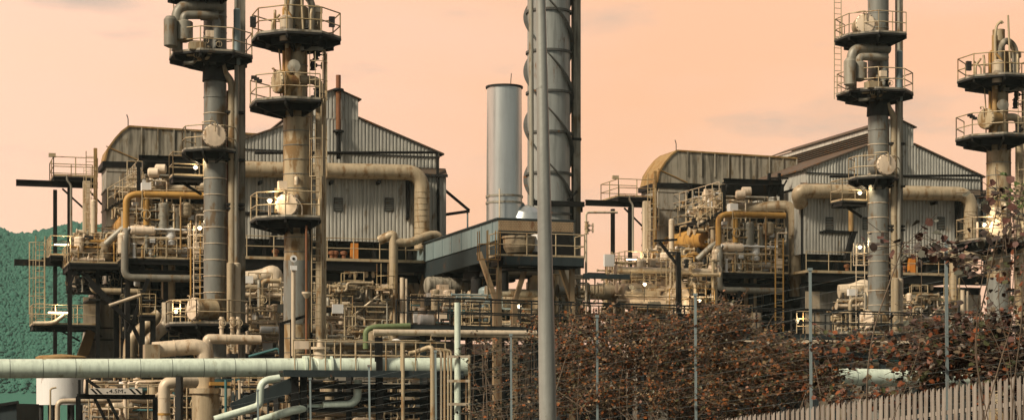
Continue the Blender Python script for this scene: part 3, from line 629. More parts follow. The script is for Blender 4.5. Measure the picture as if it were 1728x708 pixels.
    part(t, 'wall_strut', MB().beam(Q(1440, 392, GV-1), Q(1428, 438, GV-1), .28, .3), 'dark'); part(t, 'hanger_rod', MB().tube(Q(1436, 352, GV-1), Q(1436, 390, GV-1), .16, 8), 'yellow_dull')
    # corner bits on the right flank
    a = P(750, 320, GV+.2); part(t, 'outrigger', MB().beam(a, P(792, 355, GV+.2), .12, .14), 'dark'); part(t, 'outrigger', MB().beam(P(750, 362, GV+.2), P(792, 356, GV+.2), .14, .16), 'dark')
    part(t, 'outrigger_post', MB().tube(P(789, 357, GV+.2), P(789, 392, GV+.2), .05), 'galv')
furnace_house()
# pipes on the front of the house
hv = GV-.95
hr_ = .43
t = thing('header_pipe', 'thick lagged pipe running across the left gabled house and turning down', 'pipe', P(712, 400, hv), 'thick lagged headers', 'thick lagged pipe running across the right gabled house')
part(t, 'lagging', MB().pipe([Q(1352, 345, hv+.6), Q(1345, 322, hv), P(712, 291, hv), P(712, 420, hv)], hr_, n=20, bend=1.0, bands=.0), 'insul')
for k in range(9): p = P(712, 325+k*10, hv); part(t, 'seam_band', MB().lathe(p, (0, 0, 1), [(0, hr_), (0, hr_+.02), (.04, hr_+.02), (.04, hr_)], 20, cap=False), 'column_warm')
for px in (440, 560, 640): p = P(px, 291, hv); part(t, 'pipe_support', MB().box(p.x-.06, p.x+.06, hv-.2, GV-.3, p.z-.62, p.z-.44), 'dark')
p = P(695, 330, hv); part(t, 'wall_bracket', MB().prism([(p.x-.22, GV-.9, p.z+.9), (p.x-.22, GV-.4, p.z+.9), (p.x-.22, GV-.4, p.z-1.3), (p.x-.22, GV-.7, p.z-1.2)], (.16, 0, 0)), 'dark')
solid('conduit', 'thin black conduit bent down the corner of the left gabled house', 'pipe', MB().pipe([P(430, 258, GV-.5), P(738, 257, GV-.5), P(740, 415, GV-.5)], .075, n=8), 'dark', P(740, 415, GV-.5), 'black conduits on the gables', 'thin black conduit along the gable of the right house')
t = thing('vent_pipe', 'rusty vent pipe with dark collars on the left gable', 'pipe', P(571, 262, GV-.3), 'rusty gable vents', 'rusty vent pipe with dark collars on the right gable')
part(t, 'stem', MB().tube(P(571, 268, GV-.3), P(571, 224, GV-.3), .12, 10), 'dark'); part(t, 'stack', MB().tube(P(571, 224, GV-.3), P(571, 127, GV-.3), .14, 12), 'rust')
for py in (152, 222): part(t, 'collar', MB().lathe(P(571, py, GV-.3), (0, 0, 1), [(-.08, .16), (-.02, .32), (.06, .30), (.1, .16)], 12), 'dark')
# gooseneck vents and lagged return line on the left flank of the house
t = thing('gooseneck_vent', 'pair of pale gooseneck vents on the eave of the left house', 'vent', Q(1262, 330, 25), 'gooseneck vents', 'pair of pale gooseneck vents below the right duct')
for px in (1262, 1277): b = Q(px, 340, 25.0); part(t, 'vent_tube', MB().pipe([b, Q(px, 288, 25.0), Q(px-9, 280, 25.0)], .14, n=10, bend=.3), 'insul_pale')
t = thing('return_pipe', 'lagged pipe bending down beside the left house wall', 'pipe', Q(1339, 480, 15.6), 'lagged return lines', 'lagged pipe bending down beside the right house wall')
part(t, 'lagging', MB().pipe([Q(1240, 354, 17.4), Q(1340, 346, 15.6), Q(1342, 500, 15.6)], .36, n=16, bend=.8, bands=1.0), 'insul')
t = thing('wall_frame', 'dark steel bracket frame fixed to the left house flank', 'frame', Q(1300, 330, 17), 'flank brackets', 'dark steel bracket frame fixed to the right house flank')
for px in (1298, 1315, 1347): a = Q(px, 292, 16.2); part(t, 'post', MB().beam(a, a+Vector((0, 0, -1.4)), .16, .16), 'dark'); part(t, 'arm', MB().beam(a+Vector((-.1, 0, -.3)), a+Vector((.6, 0, -.3)), .1, .1), 'dark'); part(t, 'strut', MB().beam(a+Vector((0, 0, -1.3)), a+Vector((.5, 0, -.4)), .08, .08), 'dark')

# crowded flank deck and yellow drum behind the skid
t = thing('flank_deck', 'railed upper deck of small vessels along the left house flank', 'process deck', (.8, 18, 0), 'flank decks', 'railed upper deck of small vessels rising along the right house flank')
fz = Q(1230, 378, 22).z
rect_platform(t, -1.6, 2.2, 17.0, 27.5, fz, 'fl', 'rail')
clutter(t, (-1.5, 17.2, fz+.05), (2.0, 23, fz+2.0), 46, 101, mats=PIPEM+['white', 'insul_pale', 'yellow_dull'], vessels=.2)
clutter(t, (-1.5, 22, fz+.05), (1.8, 27, fz+1.8), 40, 102, mats=PIPEM+['white', 'insul_pale', 'yellow_dull'], vessels=.2)
for v in (17.2, 22, 27): part(t, 'post', MB().ibeam((-1.4, v, 0), (-1.4, v, fz-.1), .24, .24, .03), 'dark')
rl = MB(); railing(rl, [(-1.6, 17.0, fz+.9), (-1.6, 27.5, fz+.9)], step=1.0); part(t, 'upper_railing', rl, 'insul_pale')
t = thing('yellow_drum', 'long yellow drum lying below the left flank deck', 'drum', (-1.9, 18, 0), 'yellow drums', 'long yellow drum lying below the right flank deck')
dz = Q(1180, 408, 21).z; vessel(t, (-1.7, 18.2, dz), .72, 7.0, 'yellow', 'shell', (0, 1, 0))
for v in (19, 24): part(t, 'saddle', MB().box(-2.2, -1.2, v-.15, v+.15, 0, dz-.55), 'dark2')

# ------------------------------------------------------------------ flue duct (unit)
DV = 24.25
def flue_duct():
    t = thing('flue_duct', 'big rust-streaked flue duct with chamfered corner behind the left skid', 'duct', P(200, 600, DV), 'big flue ducts', 'big rust-streaked flue duct joining the right gabled house')
    q = lambda px, py: Q(px, py, DV)
    top = [q(1108, 308), q(1112, 290), q(1122, 274), q(1132, 262), q(1142, 254), q(1345, 267), q(1345, 322), q(1166, 309)]
    part(t, 'elbow_casing', MB().prism(top, (0, 2.9, 0)), 'duct')
    edge = MB()
    for a, b in zip(top[:6], top[1:6]): edge.beam(a+Vector((0, -.03, 0)), b+Vector((0, -.03, 0)), .10, .08, up=(0, 1, 0))
    part(t, 'edge_angle', edge, 'duct_rust')
    pl = MB()
    cs = top[:5]
    for a, b in zip(cs, cs[1:]): pl.add([a+Vector((-.03, .05, .03)), b+Vector((-.03, .05, .03)), b+Vector((-.03, 2.85, .03)), a+Vector((-.03, 2.85, .03))], [(0, 3, 2, 1)])
    part(t, 'chamfer_plate', pl, 'duct_rust')
    for px in range(1160, 1345, 23):
        a = q(px, 254+(px-1142)*.066); part(t, 'stiffener', MB().beam((a.x, DV-.05, a.z-.03), (a.x, DV-.05, a.z-1.55), .07, .06, up=(0, 1, 0)), 'duct')
    part(t, 'plate_seam', MB().beam(q(1110, 285)+Vector((0, -.03, 0)), q(1160, 308)+Vector((0, -.03, 0)), .06, .06, up=(0, 1, 0)), 'duct_rust')
    part(t, 'underside_beam', MB().box(q(1166, 0).x, q(1340, 0).x, DV+.1, DV+2.7, q(1200, 322).z-.45, q(1345, 324).z), 'dark')
    part(t, 'collar', MB().box(q(1106, 0).x-.05, q(1166, 0).x+.05, DV-.08, DV+2.95, q(1130, 318).z, q(1130, 309).z), 'dark')
    part(t, 'grey_band', MB().box(q(1110, 0).x, q(1162, 0).x, DV-.04, DV+2.9, q(1130, 324).z, q(1130, 318).z), 'concrete')
    l0, l1 = q(1110, 0).x, q(1160, 0).x
    part(t, 'leg', MB().box(l0, l1, DV, DV+2.8, 0, q(1130, 324).z), 'concrete')
    for py in (352, 380, 408, 436, 462, 500, 540): z = q(1130, py).z; part(t, 'stiffener', MB().box(l0-.04, l1+.04, DV-.05, DV-.002, z-.05, z+.05), 'concrete'); part(t, 'stiffener', MB().box(l0-.05, l0-.002, DV+.01, DV+2.8, z-.05, z+.05), 'concrete')
    part(t, 'lightning_rod', MB().pipe([q(1141, 255), q(1141, 242), q(1139, 236)], .03, n=6), 'dark2')
    # wider breeching at the foot
    b0, b1 = P(150, 0, DV-1.2), P(238, 0, DV-1.2)
    part(t, 'breeching', MB().prism([(b0.x+.3, DV-1.2, P(0, 490, DV).z), (b1.x, DV-1.2, P(0, 490, DV).z), (b1.x, DV-1.2, 0), (b0.x-.2, DV-1.2, 0), (b0.x-.2, DV-1.2, P(0, 590, DV).z)], (0, 3.5, 0)), 'concrete')
    for py in (552, 572): z = P(0, py, DV).z; part(t, 'breeching_seam', MB().box(b0.x+.2, b1.x, DV-1.26, DV-1.2, z-.04, z+.04), 'dark2')
    part(t, 'yellow_chute', MB().prism([P(150, 545, DV-1.7), P(166, 545, DV-1.7), P(150, 598, DV-1.7), P(128, 605, DV-1.7)], (0, .4, 0)), 'yellow_dull')
flue_duct()
# ------------------------------------------------------------------ monorail beams and side platforms (unit)
bv = 23.54
t = thing('monorail_frame', 'black jib beam on posts projecting left from the left flue duct', 'beam', P(115, 430, bv), 'black monorail beams', 'black jib beam on posts projecting left from the right flue duct')
z = P(27, 308, bv).z
part(t, 'runway_beam', MB().ibeam((P(27, 0, bv).x, bv, z), (P(165, 0, bv).x, bv, z), .25, .36, .05), 'dark')
part(t, 'web', MB().box(P(27, 0, bv).x+.02, P(165, 0, bv).x, bv-.04, bv+.04, z-.13, z+.13), 'dark')
for px, dv in ((93, 1.2), (117, 0)): a = P(px, 0, bv+dv).x; part(t, 'post', MB().ibeam((a, bv+dv, 0), (a, bv+dv, z-.2), .22, .22, .04), 'dark')
part(t, 'brace', MB().beam(P(105, 318, bv), P(142, 352, bv), .08, .1), 'dark'); part(t, 'brace', MB().beam(P(147, 318, bv-.3), P(172, 345, bv-.3), .08, .1), 'dark')
part(t, 'downpipe', MB().pipe([P(113, 295, bv-.3), P(113, 304, bv-.3), P(120, 312, bv-.3), P(120, 400, bv-.3)], .07, n=8), 'pipe_grey')
bv2 = 22.8; z = P(24, 442, bv2).z
t = thing('jib_beam', 'lower black jib beam sticking out below the left lamp platform', 'beam', P(24, 442, bv2), 'lower jib beams', 'lower black jib beam beside the right unit posts')
part(t, 'beam', MB().box(P(24, 0, bv2).x, P(120, 0, bv2).x, bv2-.12, bv2+.12, z-.18, z+.18), 'dark'); part(t, 'trolley', MB().box(P(70, 0, bv2).x, P(88, 0, bv2).x, bv2-.1, bv2+.1, z+.18, z+.3), 'dark')
part(t, 'brace', MB().beam(P(100, 447, bv2), P(118, 462, bv2), .09, .09), 'dark')
t = thing('duct_platform', 'railed platform beside the chamfered corner of the left flue duct', 'platform', P(120, 300, 24.0), 'duct corner platforms', 'railed platform beside the chamfered corner of the right flue duct')
rect_platform(t, P(90, 0, 23.4).x, P(164, 0, 23.4).x, 23.2, 26.4, P(120, 298, 23.4).z, 'flb', 'rail_yellow')
p = P(88, 262, 23.6); part(t, 'floodlight', MB().box(p.x-.2, p.x+.2, 23.5, 23.7, p.z-.1, p.z+.12), 'rail')
for px in (152,): a = P(px, 440, 22.7); lb = MB(); ladder(lb, a, P(px, 255, 22.7).z-a.z, w=.45); part(t, 'ladder', lb, 'rail_yellow'); cg = MB(); cage(cg, P(px, 360, 22.7), 2.6); part(t, 'ladder_cage', cg, 'rail')
part(t, 'stair_post', MB().beam(P(161, 440, 22.9), P(161, 250, 22.9), .2, .2), 'yellow_dull')
t = thing('lamp_platform', 'pale railed platform with a tube lamp, level with the black jib beam, left unit', 'platform', P(100, 440, 22), 'pale lamp platforms', 'pale railed platform with a tube lamp at the foot of the right flue duct')
rect_platform(t, P(84, 0, 22).x, P(150, 0, 22).x, 21.3, 24.8, P(100, 432, 22).z, 'flb', 'rail')
part(t, 'pale_duct', MB().box(P(140, 0, 23).x, P(152, 0, 23).x, 22.9, 23.3, P(0, 432, 23).z, P(0, 300, 23).z), 'insul_pale')
lb = MB(); ladder(lb, P(68, 556, 21.4), P(68, 398, 21.4).z-P(68, 556, 21.4).z, w=.5); part(t, 'ladder', lb, 'rail'); cg = MB(); cage(cg, P(68, 530, 21.4), 4.0, out=(-.6, -1, 0), step=1.0); part(t, 'ladder_cage', cg, 'rail')
t = thing('low_platform', 'lowest railed platform with a tube lamp above the white tank, left unit', 'platform', P(100, 555, 21), 'low lamp platforms', 'low railed platform behind the hedge, right unit')
rect_platform(t, P(54, 0, 21).x, P(166, 0, 21).x, 20.2, 23.0, P(100, 548, 21).z, 'flb', 'rail')
part(t, 'pale_panel', MB().box(P(140, 0, 22.8).x, P(165, 0, 22.8).x, 22.6, 22.75, P(0, 546, 22).z, P(0, 497, 22).z), 'insul_pale')
part(t, 'drain_pipe', MB().pipe([P(56, 545, 20.1), P(90, 545, 20.1), P(108, 532, 20.1)], .12, n=10), 'insul_pale')
part(t, 'brace', MB().beam(P(100, 556, 20.6), P(135, 575, 20.6), .09, .1), 'dark'); part(t, 'brace', MB().beam(P(150, 552, 20.6), P(172, 568, 20.6), .09, .1), 'dark')
lamp('long glowing tube lamp on the lower of the two left lamp platforms', P(98, 527, 20.6), 1.2, 'long glowing tube lamp low behind the hedge at the right flue duct', 55)
lamp('long glowing tube lamp on the upper of the two left lamp platforms', P(108, 413, 21.6), 1.2, 'long glowing tube lamp beside the black jib beam of the right unit', 55)

# ------------------------------------------------------------------ process skid left of the house (unit)
SV = 15.0
def skid():
    t = thing('process_skid', 'crowded pipe and valve deck under yellow pipe, left unit', 'process skid', P(270, 600, SV), 'process skids', 'crowded pipe and valve deck under yellow pipe, right unit')
    zd = P(270, 437, SV).z; u0, u1 = P(206, 0, SV).x, P(352, 0, SV).x; v0, v1 = SV-.3, SV+5.5
    rect_platform(t, u0, u1, v0, v1, zd, 'flr', 'rail', depth=.24)
    part(t, 'lower_beam', MB().ibeam((u0-.1, v0+.1, zd-.75), (u1+.1, v0+.1, zd-.75), .2, .3, .03), 'dark')
    for u in (u0+.3, (u0+u1)/2, u1-.3):
        for v in (v0+.3, v1-.3): part(t, 'post', MB().ibeam((u, v, 0), (u, v, zd-.1), .24, .24, .03), 'dark')
    for a, b in (((150, 478), (222, 545)), ((222, 545), (238, 580)), ((250, 470), (218, 560))): part(t, 'brace', MB().beam(P(*a, SV-.8), P(*b, SV-.8), .18, .2), 'dark')
    lo, hi = Vector((u0+.1, v0+.3, zd+.05)), Vector((u1-.1, v0+2.2, P(270, 352, SV).z))
    clutter(t, lo, hi, 62, 11, big=.16)
    clutter(t, (u0-.2, v0+1.5, P(0, 345, SV).z), (u1+.2, v1, P(0, 285, SV).z), 44, 12, big=.16)
    clutter(t, (u0+.05, v0+.05, zd+.05), (u1-.1, v0+.7, P(270, 345, SV).z), 46, 13, mats=['insul_pale', 'head', 'rail', 'yellow_dull', 'pipe_grey', 'white'], big=.06, vessels=.16, boxes=.2)
    vessel(t, P(243, 366, SV+1.6), .75, 2.6, 'insul', 'exchanger', (1, 0, 0)); vessel(t, P(250, 398, SV+1.0), .5, 2.4, 'column_warm', 'exchanger', (1, 0, 0))
    part(t, 'pipe_bridge', MB().ibeam(P(234, 266, SV+1), P(352, 270, SV+1), .2, .3, .03), 'dark')
    for px in (234, 352): part(t, 'post', MB().ibeam((P(px, 0, SV+1).x, SV+1, zd), (P(px, 0, SV+1).x, SV+1, P(px, 268, SV+1).z-.15), .2, .2, .03), 'dark')
    part(t, 'round_duct', MB().tube(P(240, 280, SV+1.6), P(345, 283, SV+1.6), .42, 16), 'dark2')
    for px, py in ((250, 291), (262, 285)): o = P(px, py, SV+.2); part(t, 'motor', MB().lathe(o, (1, -.3, 0), [(0, .2), (.06, .26), (.55, .26), (.6, .18)], 14), 'head')
    part(t, 'cabinet', MB().box(P(240, 0, SV).x, P(256, 0, SV).x, SV+.2, SV+.7, P(0, 325, SV).z, P(0, 298, SV).z), 'white')
    rl = MB(); railing(rl, [P(182, 352, SV+1), P(232, 322, SV+1)], step=.9); part(t, 'stair_railing', rl, 'rail')
    st = MB()
    for k in range(10): a = P(182, 352, SV+1).lerp(P(232, 322, SV+1), k/9); st.box(a.x-.14, a.x+.14, a.y-.02, a.y+.8, a.z-.03, a.z)
    part(t, 'stair_tread', st, 'dark2')
    rl = MB(); railing(rl, [P(240, 352, SV-.2), P(345, 352, SV-.2)], step=1.3, h=1.0); part(t, 'upper_railing', rl, 'rail')
    for px in (322, 338): a = P(px, 545, SV-.7); b = P(px, 372, SV-.7); part(t, 'ladder_rail', MB().tube(a, b, .05, 8), 'yellow')
    rg = MB()
    for k in range(16): z = P(0, 545, SV-.7).z+.34*k; rg.tube((P(322, 0, SV-.7).x, SV-.7, z), (P(338, 0, SV-.7).x, SV-.7, z), .022, 5)
    part(t, 'ladder_rungs', rg, 'rail')
skid()
t = thing('yellow_pipe', 'bright yellow pipe loop arching over the left process skid', 'pipe', P(213, 420, SV), 'yellow pipe loops', 'bright yellow pipe loop arching over the right process skid')
part(t, 'main_run', MB().pipe([P(213, 388, SV), P(213, 334, SV), P(228, 327, SV), P(345, 330, SV-.4)], .175, n=14, bend=.7), 'yellow')
part(t, 'drop_leg', MB().pipe([P(247, 328, SV-.05), P(247, 380, SV-.05)], .165, n=14), 'yellow')
part(t, 'tee_collar', MB().lathe(P(242, 328, SV-.02), (1, 0, 0), [(0, .19), (.05, .24), (.5, .24), (.55, .19)], 14), 'yellow')
part(t, 'hanger_rod', MB().tube(P(305, 332, SV-.45), P(305, 420, SV-.45), .05), 'yellow_dull')
part(t, 'grey_leg', MB().pipe([P(247, 380, SV-.05), P(247, 428, SV-.05)], .15, n=12), 'pipe_grey')
t = thing('grey_pipe_loop', 'grey pipe dropping from the yellow loop and elbowing right, left unit', 'pipe', P(210, 470, SV-.4), 'grey pipe loops', 'grey pipe dropping from the yellow loop and elbowing right, right unit')
part(t, 'lagging', MB().pipe([P(213, 388, SV), P(211, 400, SV-.4), P(210, 468, SV-.4), P(340, 470, SV-.4)], .20, n=14, bend=.5, bands=1.6), 'pipe_grey')
t = thing('inclined_pipe', 'fat grey pipe slanting up to the left yellow loop', 'pipe', P(185, 405, SV+.6), 'inclined pipes', 'fat grey pipe slanting up to the right yellow loop')
part(t, 'lagging', MB().pipe([P(178, 412, SV+.8), P(209, 384, SV+.6), P(226, 378, SV+.6)], .19, n=12), 'pipe_grey')
# mid deck left of the skid
t = thing('valve_deck', 'slanting railed valve deck left of the yellow loop, left unit', 'process deck', P(150, 600, 19), 'valve decks', 'slanting railed valve deck left of the yellow loop, right unit')
zd = P(160, 447, 19).z
rect_platform(t, P(116, 0, 18).x, P(212, 0, 18).x, 17.5, 22.5, zd, 'fl', 'rail', depth=.26)
clutter(t, P(126, 440, 18.6), Vector((P(205, 0, 19).x, 21.5, P(0, 385, 19).z)), 46, 21, big=.14, mats=PIPEM+['yellow_dull', 'yellow'])
clutter(t, P(120, 440, 17.7), Vector((P(206, 0, 18).x, 18.6, P(0, 398, 18).z)), 36, 24, mats=['insul_pale', 'head', 'rail', 'yellow', 'pipe_grey', 'yellow_dull'], big=.06, vessels=.16, boxes=.2)
vessel(t, P(158, 400, 19), .17, 2.0, 'insul_pale', 'flare_tip'); part(t, 'warm_drum', MB().lathe(P(196, 428, 18.4), (0, 0, 1), [(0, .35), (.9, .35), (1.0, .2)], 14), 'yellow_dull')
for px in (118, 165, 208): part(t, 'post', MB().ibeam((P(px, 0, 18.4).x, 18.4, 0), (P(px, 0, 18.4).x, 18.4, zd-.1), .22, .22, .03), 'dark')
part(t, 'brace', MB().beam(P(113, 495, 17.8), P(128, 455, 17.8), .12, .12), 'dark'); part(t, 'brace', MB().beam(P(140, 460, 17.8), P(222, 545, 17.8), .2, .22), 'dark')
part(t, 'under_pipe', MB().pipe([P(156, 470, 18), P(156, 490, 18), P(240, 492, 18)], .18, n=12), 'insul')
a = P(120, 490, 18); clutter(t, (a.x, 18.2, a.z), (P(206, 0, 18).x, 22, zd-.4), 34, 22, mats=['dark', 'dark2', 'dark', 'pipe_grey', 'dark2'], big=.16, vessels=.02, boxes=.05)  # filler pipes, coloured dark to give the shadow under the deck
part(t, 'shade_deck', MB().box(P(150, 0, 18).x, P(212, 0, 18).x, 18.2, 22, P(0, 500, 18).z-.1, P(0, 500, 18).z), 'dark2')  # added dark slab, part of the shade painted under this deck
t = thing('shade_frame', 'dark beams and pipes added for the shade beneath the left process skid', 'frame', P(270, 600, SV+3), 'added shade frames under the skids', 'dark beams and pipes added for the shade beneath the right process skid')  # added steelwork whose dark colours stand in for under-deck shadow
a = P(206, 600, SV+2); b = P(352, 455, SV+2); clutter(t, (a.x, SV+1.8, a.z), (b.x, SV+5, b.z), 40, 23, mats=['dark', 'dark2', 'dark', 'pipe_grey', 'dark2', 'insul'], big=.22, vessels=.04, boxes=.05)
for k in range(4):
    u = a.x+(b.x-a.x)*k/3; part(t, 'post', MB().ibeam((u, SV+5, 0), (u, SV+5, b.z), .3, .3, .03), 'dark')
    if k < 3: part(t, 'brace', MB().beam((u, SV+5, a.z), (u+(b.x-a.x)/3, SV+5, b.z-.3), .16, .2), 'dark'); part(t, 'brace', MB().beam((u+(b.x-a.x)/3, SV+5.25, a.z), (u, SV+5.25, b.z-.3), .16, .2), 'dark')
part(t, 'shade_panel', MB().box(a.x, b.x+1.2, SV+5.6, SV+5.7, 0, b.z), 'dark2')  # dark sheet put behind the frame as painted shade under the skid
# big lagged ducts under the skid
t = thing('lagged_elbow', 'fat lagged pipe elbows stacked under the left process skid', 'pipe', P(280, 600, SV+1), 'lagged elbow stacks', 'fat lagged pipe elbows under the right process skid')
part(t, 'drop', MB().pipe([P(284, 445, SV+.6), P(284, 500, SV+.6)], .38, n=16, bands=.5), 'insul'); part(t, 'drop_cap', MB().dome(P(284, 500, SV+.6), (0, 0, -1), .38, .25, 16), 'insul')
part(t, 'elbow', MB().pipe([P(283, 510, SV-.6), P(283, 545, SV-.6), P(262, 565, SV-.6), P(240, 585, SV-.6)], .32, n=16, bend=.7, bands=.4), 'insul_pale')
part(t, 'elbow', MB().pipe([P(270, 530, SV+1.4), P(235, 560, SV+1.4), P(220, 575, SV+1.4), P(218, 640, SV+1.4)], .38, n=16, bend=.8, bands=.5), 'insul')
solid('stair_handrail', 'sloping pale handrail crossing under the left skid', 'handrail', MB().pipe([P(184, 515, SV-1.4), P(238, 497, SV-1.4)], .09, n=8), 'insul_pale', P(184, 515, SV-1.4), 'sloping handrails', 'sloping pale handrail crossing under the right skid')
t = thing('small_rail_platform', 'little yellow and pale railed ledge on black posts, left unit', 'platform', P(250, 600, SV-1.6), 'little railed ledges', 'little railed ledge on black posts below the right skid')
rect_platform(t, P(238, 0, SV-1.6).x, P(262, 0, SV-1.6).x, SV-1.8, SV-1.0, P(0, 527, SV-1.6).z, 'fl', 'rail_yellow')
for px in (240, 258): part(t, 'post', MB().ibeam((P(px, 0, SV-1.4).x, SV-1.4, 0), (P(px, 0, SV-1.4).x, SV-1.4, P(px, 529, SV-1.4).z), .26, .26, .04), 'dark')
lamp('glowing lamp inside the small cage left of the front manway, left unit', P(297, 524, 8), .5, 'glowing lamp in a small cage below the right skid', 40)
t = thing('lamp_cage', 'thin railed lamp cage beside the low manway of the left column', 'railing', P(297, 560, 7.6), 'lamp cages', 'thin railed lamp cage beside the low manway of the right column')
b = MB(); railing(b, [P(291, 548, 7.6), P(318, 548, 7.6)], h=1.25, step=.45, mid=(.42, .84)); part(t, 'railing', b, 'rail'); part(t, 'floor', MB().box(P(289, 0, 7.6).x, P(320, 0, 7.6).x, 7.5, 8.4, P(0, 551, 7.6).z, P(0, 548, 7.6).z), 'dark2')
part(t, 'post', MB().ibeam((P(306, 0, 8).x, 8, 0), (P(306, 0, 8).x, 8, P(0, 551, 8).z), .2, .2, .03), 'dark')
# big pale elbow between the two columns
t = thing('pale_elbow_pipe', 'big pale pipe elbow turning down between the two left columns', 'pipe', P(465, 560, 9), 'big pale elbows', 'big pale pipe elbow turning down left of the right column')
part(t, 'lagging', MB().pipe([P(412, 470, 10.6), P(440, 468, 10.4), P(465, 456, 10.2), P(465, 540, 10.2)], .40, n=18, bend=.75, bands=1.0), 'insul_pale')
part(t, 'flange', MB().flange(P(465, 518, 10.2), (0, 0, 1), .55, .16, 18), 'insul'); part(t, 'wide_foot', MB().lathe(P(465, 600, 10.2), (0, 0, 1), [(0, .6), (1.3, .6), (1.6, .42)], 16), 'insul')
part(t, 'cross_beam', MB().beam(P(434, 534, 9.4), P(482, 534, 9.4), .2, .28), 'head')
# equipment at the foot of the columns
t = thing('pump_deck', 'low deck of pumps, small pipes and boxes at the foot of the left columns', 'process deck', P(430, 620, 4), 'pump decks', 'low deck of pumps and small pipes at the foot of the right columns')
lo = P(384, 596, 3); hi = P(560, 540, 7); clutter(t, (lo.x, 2.5, lo.z), (hi.x, 7, hi.z), 70, 31, big=.18)
clutter(t, (lo.x, 1.4, lo.z), (hi.x, 2.4, hi.z+.4), 40, 32, mats=['insul_pale', 'head', 'rail', 'insul', 'pipe_grey', 'rail'], big=.07, vessels=.14, boxes=.2)
part(t, 'deck', MB().box(lo.x-.2, hi.x+.2, 1.2, 7.3, lo.z-.25, lo.z-.05), 'dark2')
for k in range(4):
    for v in (2.6, 7): u = lo.x+(hi.x-lo.x)*k/3; part(t, 'post', MB().ibeam((u, v, 0), (u, v, lo.z-.25), .24, .24, .03), 'dark')
a, b = P(386, 540, 8.6), P(556, 474, 8.6); clutter(t, (a.x, 8, a.z), (b.x, 10, b.z), 42, 33, mats=['insul_pale', 'rail', 'insul', 'pipe_grey', 'column_warm', 'dark2'], big=.12, vessels=.1, boxes=.15)
# firebox foot pipes
t = thing('burner_manifold', 'curved rusty pipe and pale manifold under the left gabled house', 'pipe', P(590, 600, GV-2), 'burner manifolds', 'curved rusty pipe and pale manifold under the right gabled house')
part(t, 'manifold', MB().pipe([P(545, 513, GV-1.2), P(670, 515, GV-1.2)], .17, n=12, bands=1.5), 'insul_pale')
part(t, 'rusty_elbow', MB().pipe([P(540, 527, GV-1.8), P(580, 527, GV-1.8), P(595, 545, GV-1.8), P(597, 585, GV-1.8)], .32, n=16, bend=.9), 'duct_rust')
part(t, 'low_pipe', MB().pipe([P(545, 556, GV-2.2), P(690, 556, GV-2.2)], .15, n=10), 'insul')
part(t, 'header_drum', MB().tube(P(632, 540, GV-1.6), P(680, 540, GV-1.6), .42, 16), 'duct')
part(t, 'slant_pipe', MB().tube(P(592, 535, GV-2.3), P(640, 497, GV-2.3), .06), 'insul_pale')
part(t, 'post', MB().tube(P(633, 620, GV-2), P(633, 516, GV-2), .12, 10), 'insul_pale'); part(t, 'post', MB().tube(P(560, 620, GV-2.6), P(560, 520, GV-2.6), .045, 8), 'rail')
clutter(t, P(548, 600, GV-3), Vector((P(690, 0, GV).x, GV-1, P(0, 552, GV).z)), 34, 41)
clutter(t, P(548, 552, GV-2.6), Vector((P(655, 0, GV).x, GV-1.6, P(0, 470, GV).z)), 30, 42, mats=['insul_pale', 'rail', 'insul', 'pipe_grey', 'rail'], big=.07, vessels=.08, boxes=.12)
# knee pipes at the right front corner of the house
t = thing('knee_pipe', 'pale pipe rising and kneeing over beside the left cage ladder', 'pipe', P(664, 600, GV-2.2), 'knee pipes', 'pale pipe rising and kneeing over, right edge behind shrubs')
part(t, 'riser', MB().pipe([P(640, 405, GV-1.9), P(652, 400, GV-2.1), P(664, 394, GV-2.2), P(664, 410, GV-2.2), P(664, 620, GV-2.2)], .25, n=14, bend=.45, bands=.8), 'insul')
part(t, 'link', MB().pipe([P(665, 408, GV-2.2), P(690, 410, GV-2.2), P(725, 396, GV-1.4), P(740, 396, GV-1.2), P(743, 412, GV-1.2)], .24, n=14, bend=.4, bands=.6), 'insul')
part(t, 'cage_ring', cage(MB(), P(648, 488, GV-2.6), 1.35, rr=.5, step=.68, r=.026), 'rail_yellow'); part(t, 'cage_floor', MB().lathe(P(648, 490, GV-3.0), (0, 0, 1), [(0, .5), (.05, .5)], 14), 'tan')
part(t, 'leg', MB().tube(P(679, 620, GV-2.6), P(679, 468, GV-2.6), .14, 10), 'insul_pale'); part(t, 'leg', MB().tube(P(686, 620, GV-2.9), P(686, 470, GV-2.9), .07, 10), 'insul_pale')

# ------------------------------------------------------------------ the right-hand unit is the same plant again
SHIFT = to_world((UNIT, 0, 0))-to_world((0, 0, 0))
for o, lab in UNITS:
    c = copy_tree(o); c.location = o.location+SHIFT; c['label'] = lab

# made-up dark sheds, added to blot out bright sky behind the plant
for i, (u0, u1, v, h, lab) in enumerate(((-1, 14, 33, 5.0, 'added dark backdrop shed behind the left furnace house'), (15, 31, 31, 5.6, 'added dark backdrop shed behind the air cooler'), (32, 66, 34, 5.2, 'added dark backdrop shed behind the right furnace house'))):
    t = thing('backdrop_shed', lab, 'shed', (u0, v, 0), 'added backdrop sheds behind the plant')
    part(t, 'wall', MB().box(u0, u1, v, v+6, 0, h), 'dark2'); part(t, 'roof', MB().prism([(u0-.2, v-.3, h), (u0-.2, v+3, h+.8), (u0-.2, v+6.3, h)], (u1-u0+.4, 0, 0)), 'roof')
    for k in range(int((u1-u0)/2.5)): part(t, 'window', MB().box(u0+.6+k*2.5, u0+1.8+k*2.5, v-.05, v-.003, 2.6, 3.8), 'blue_dark')

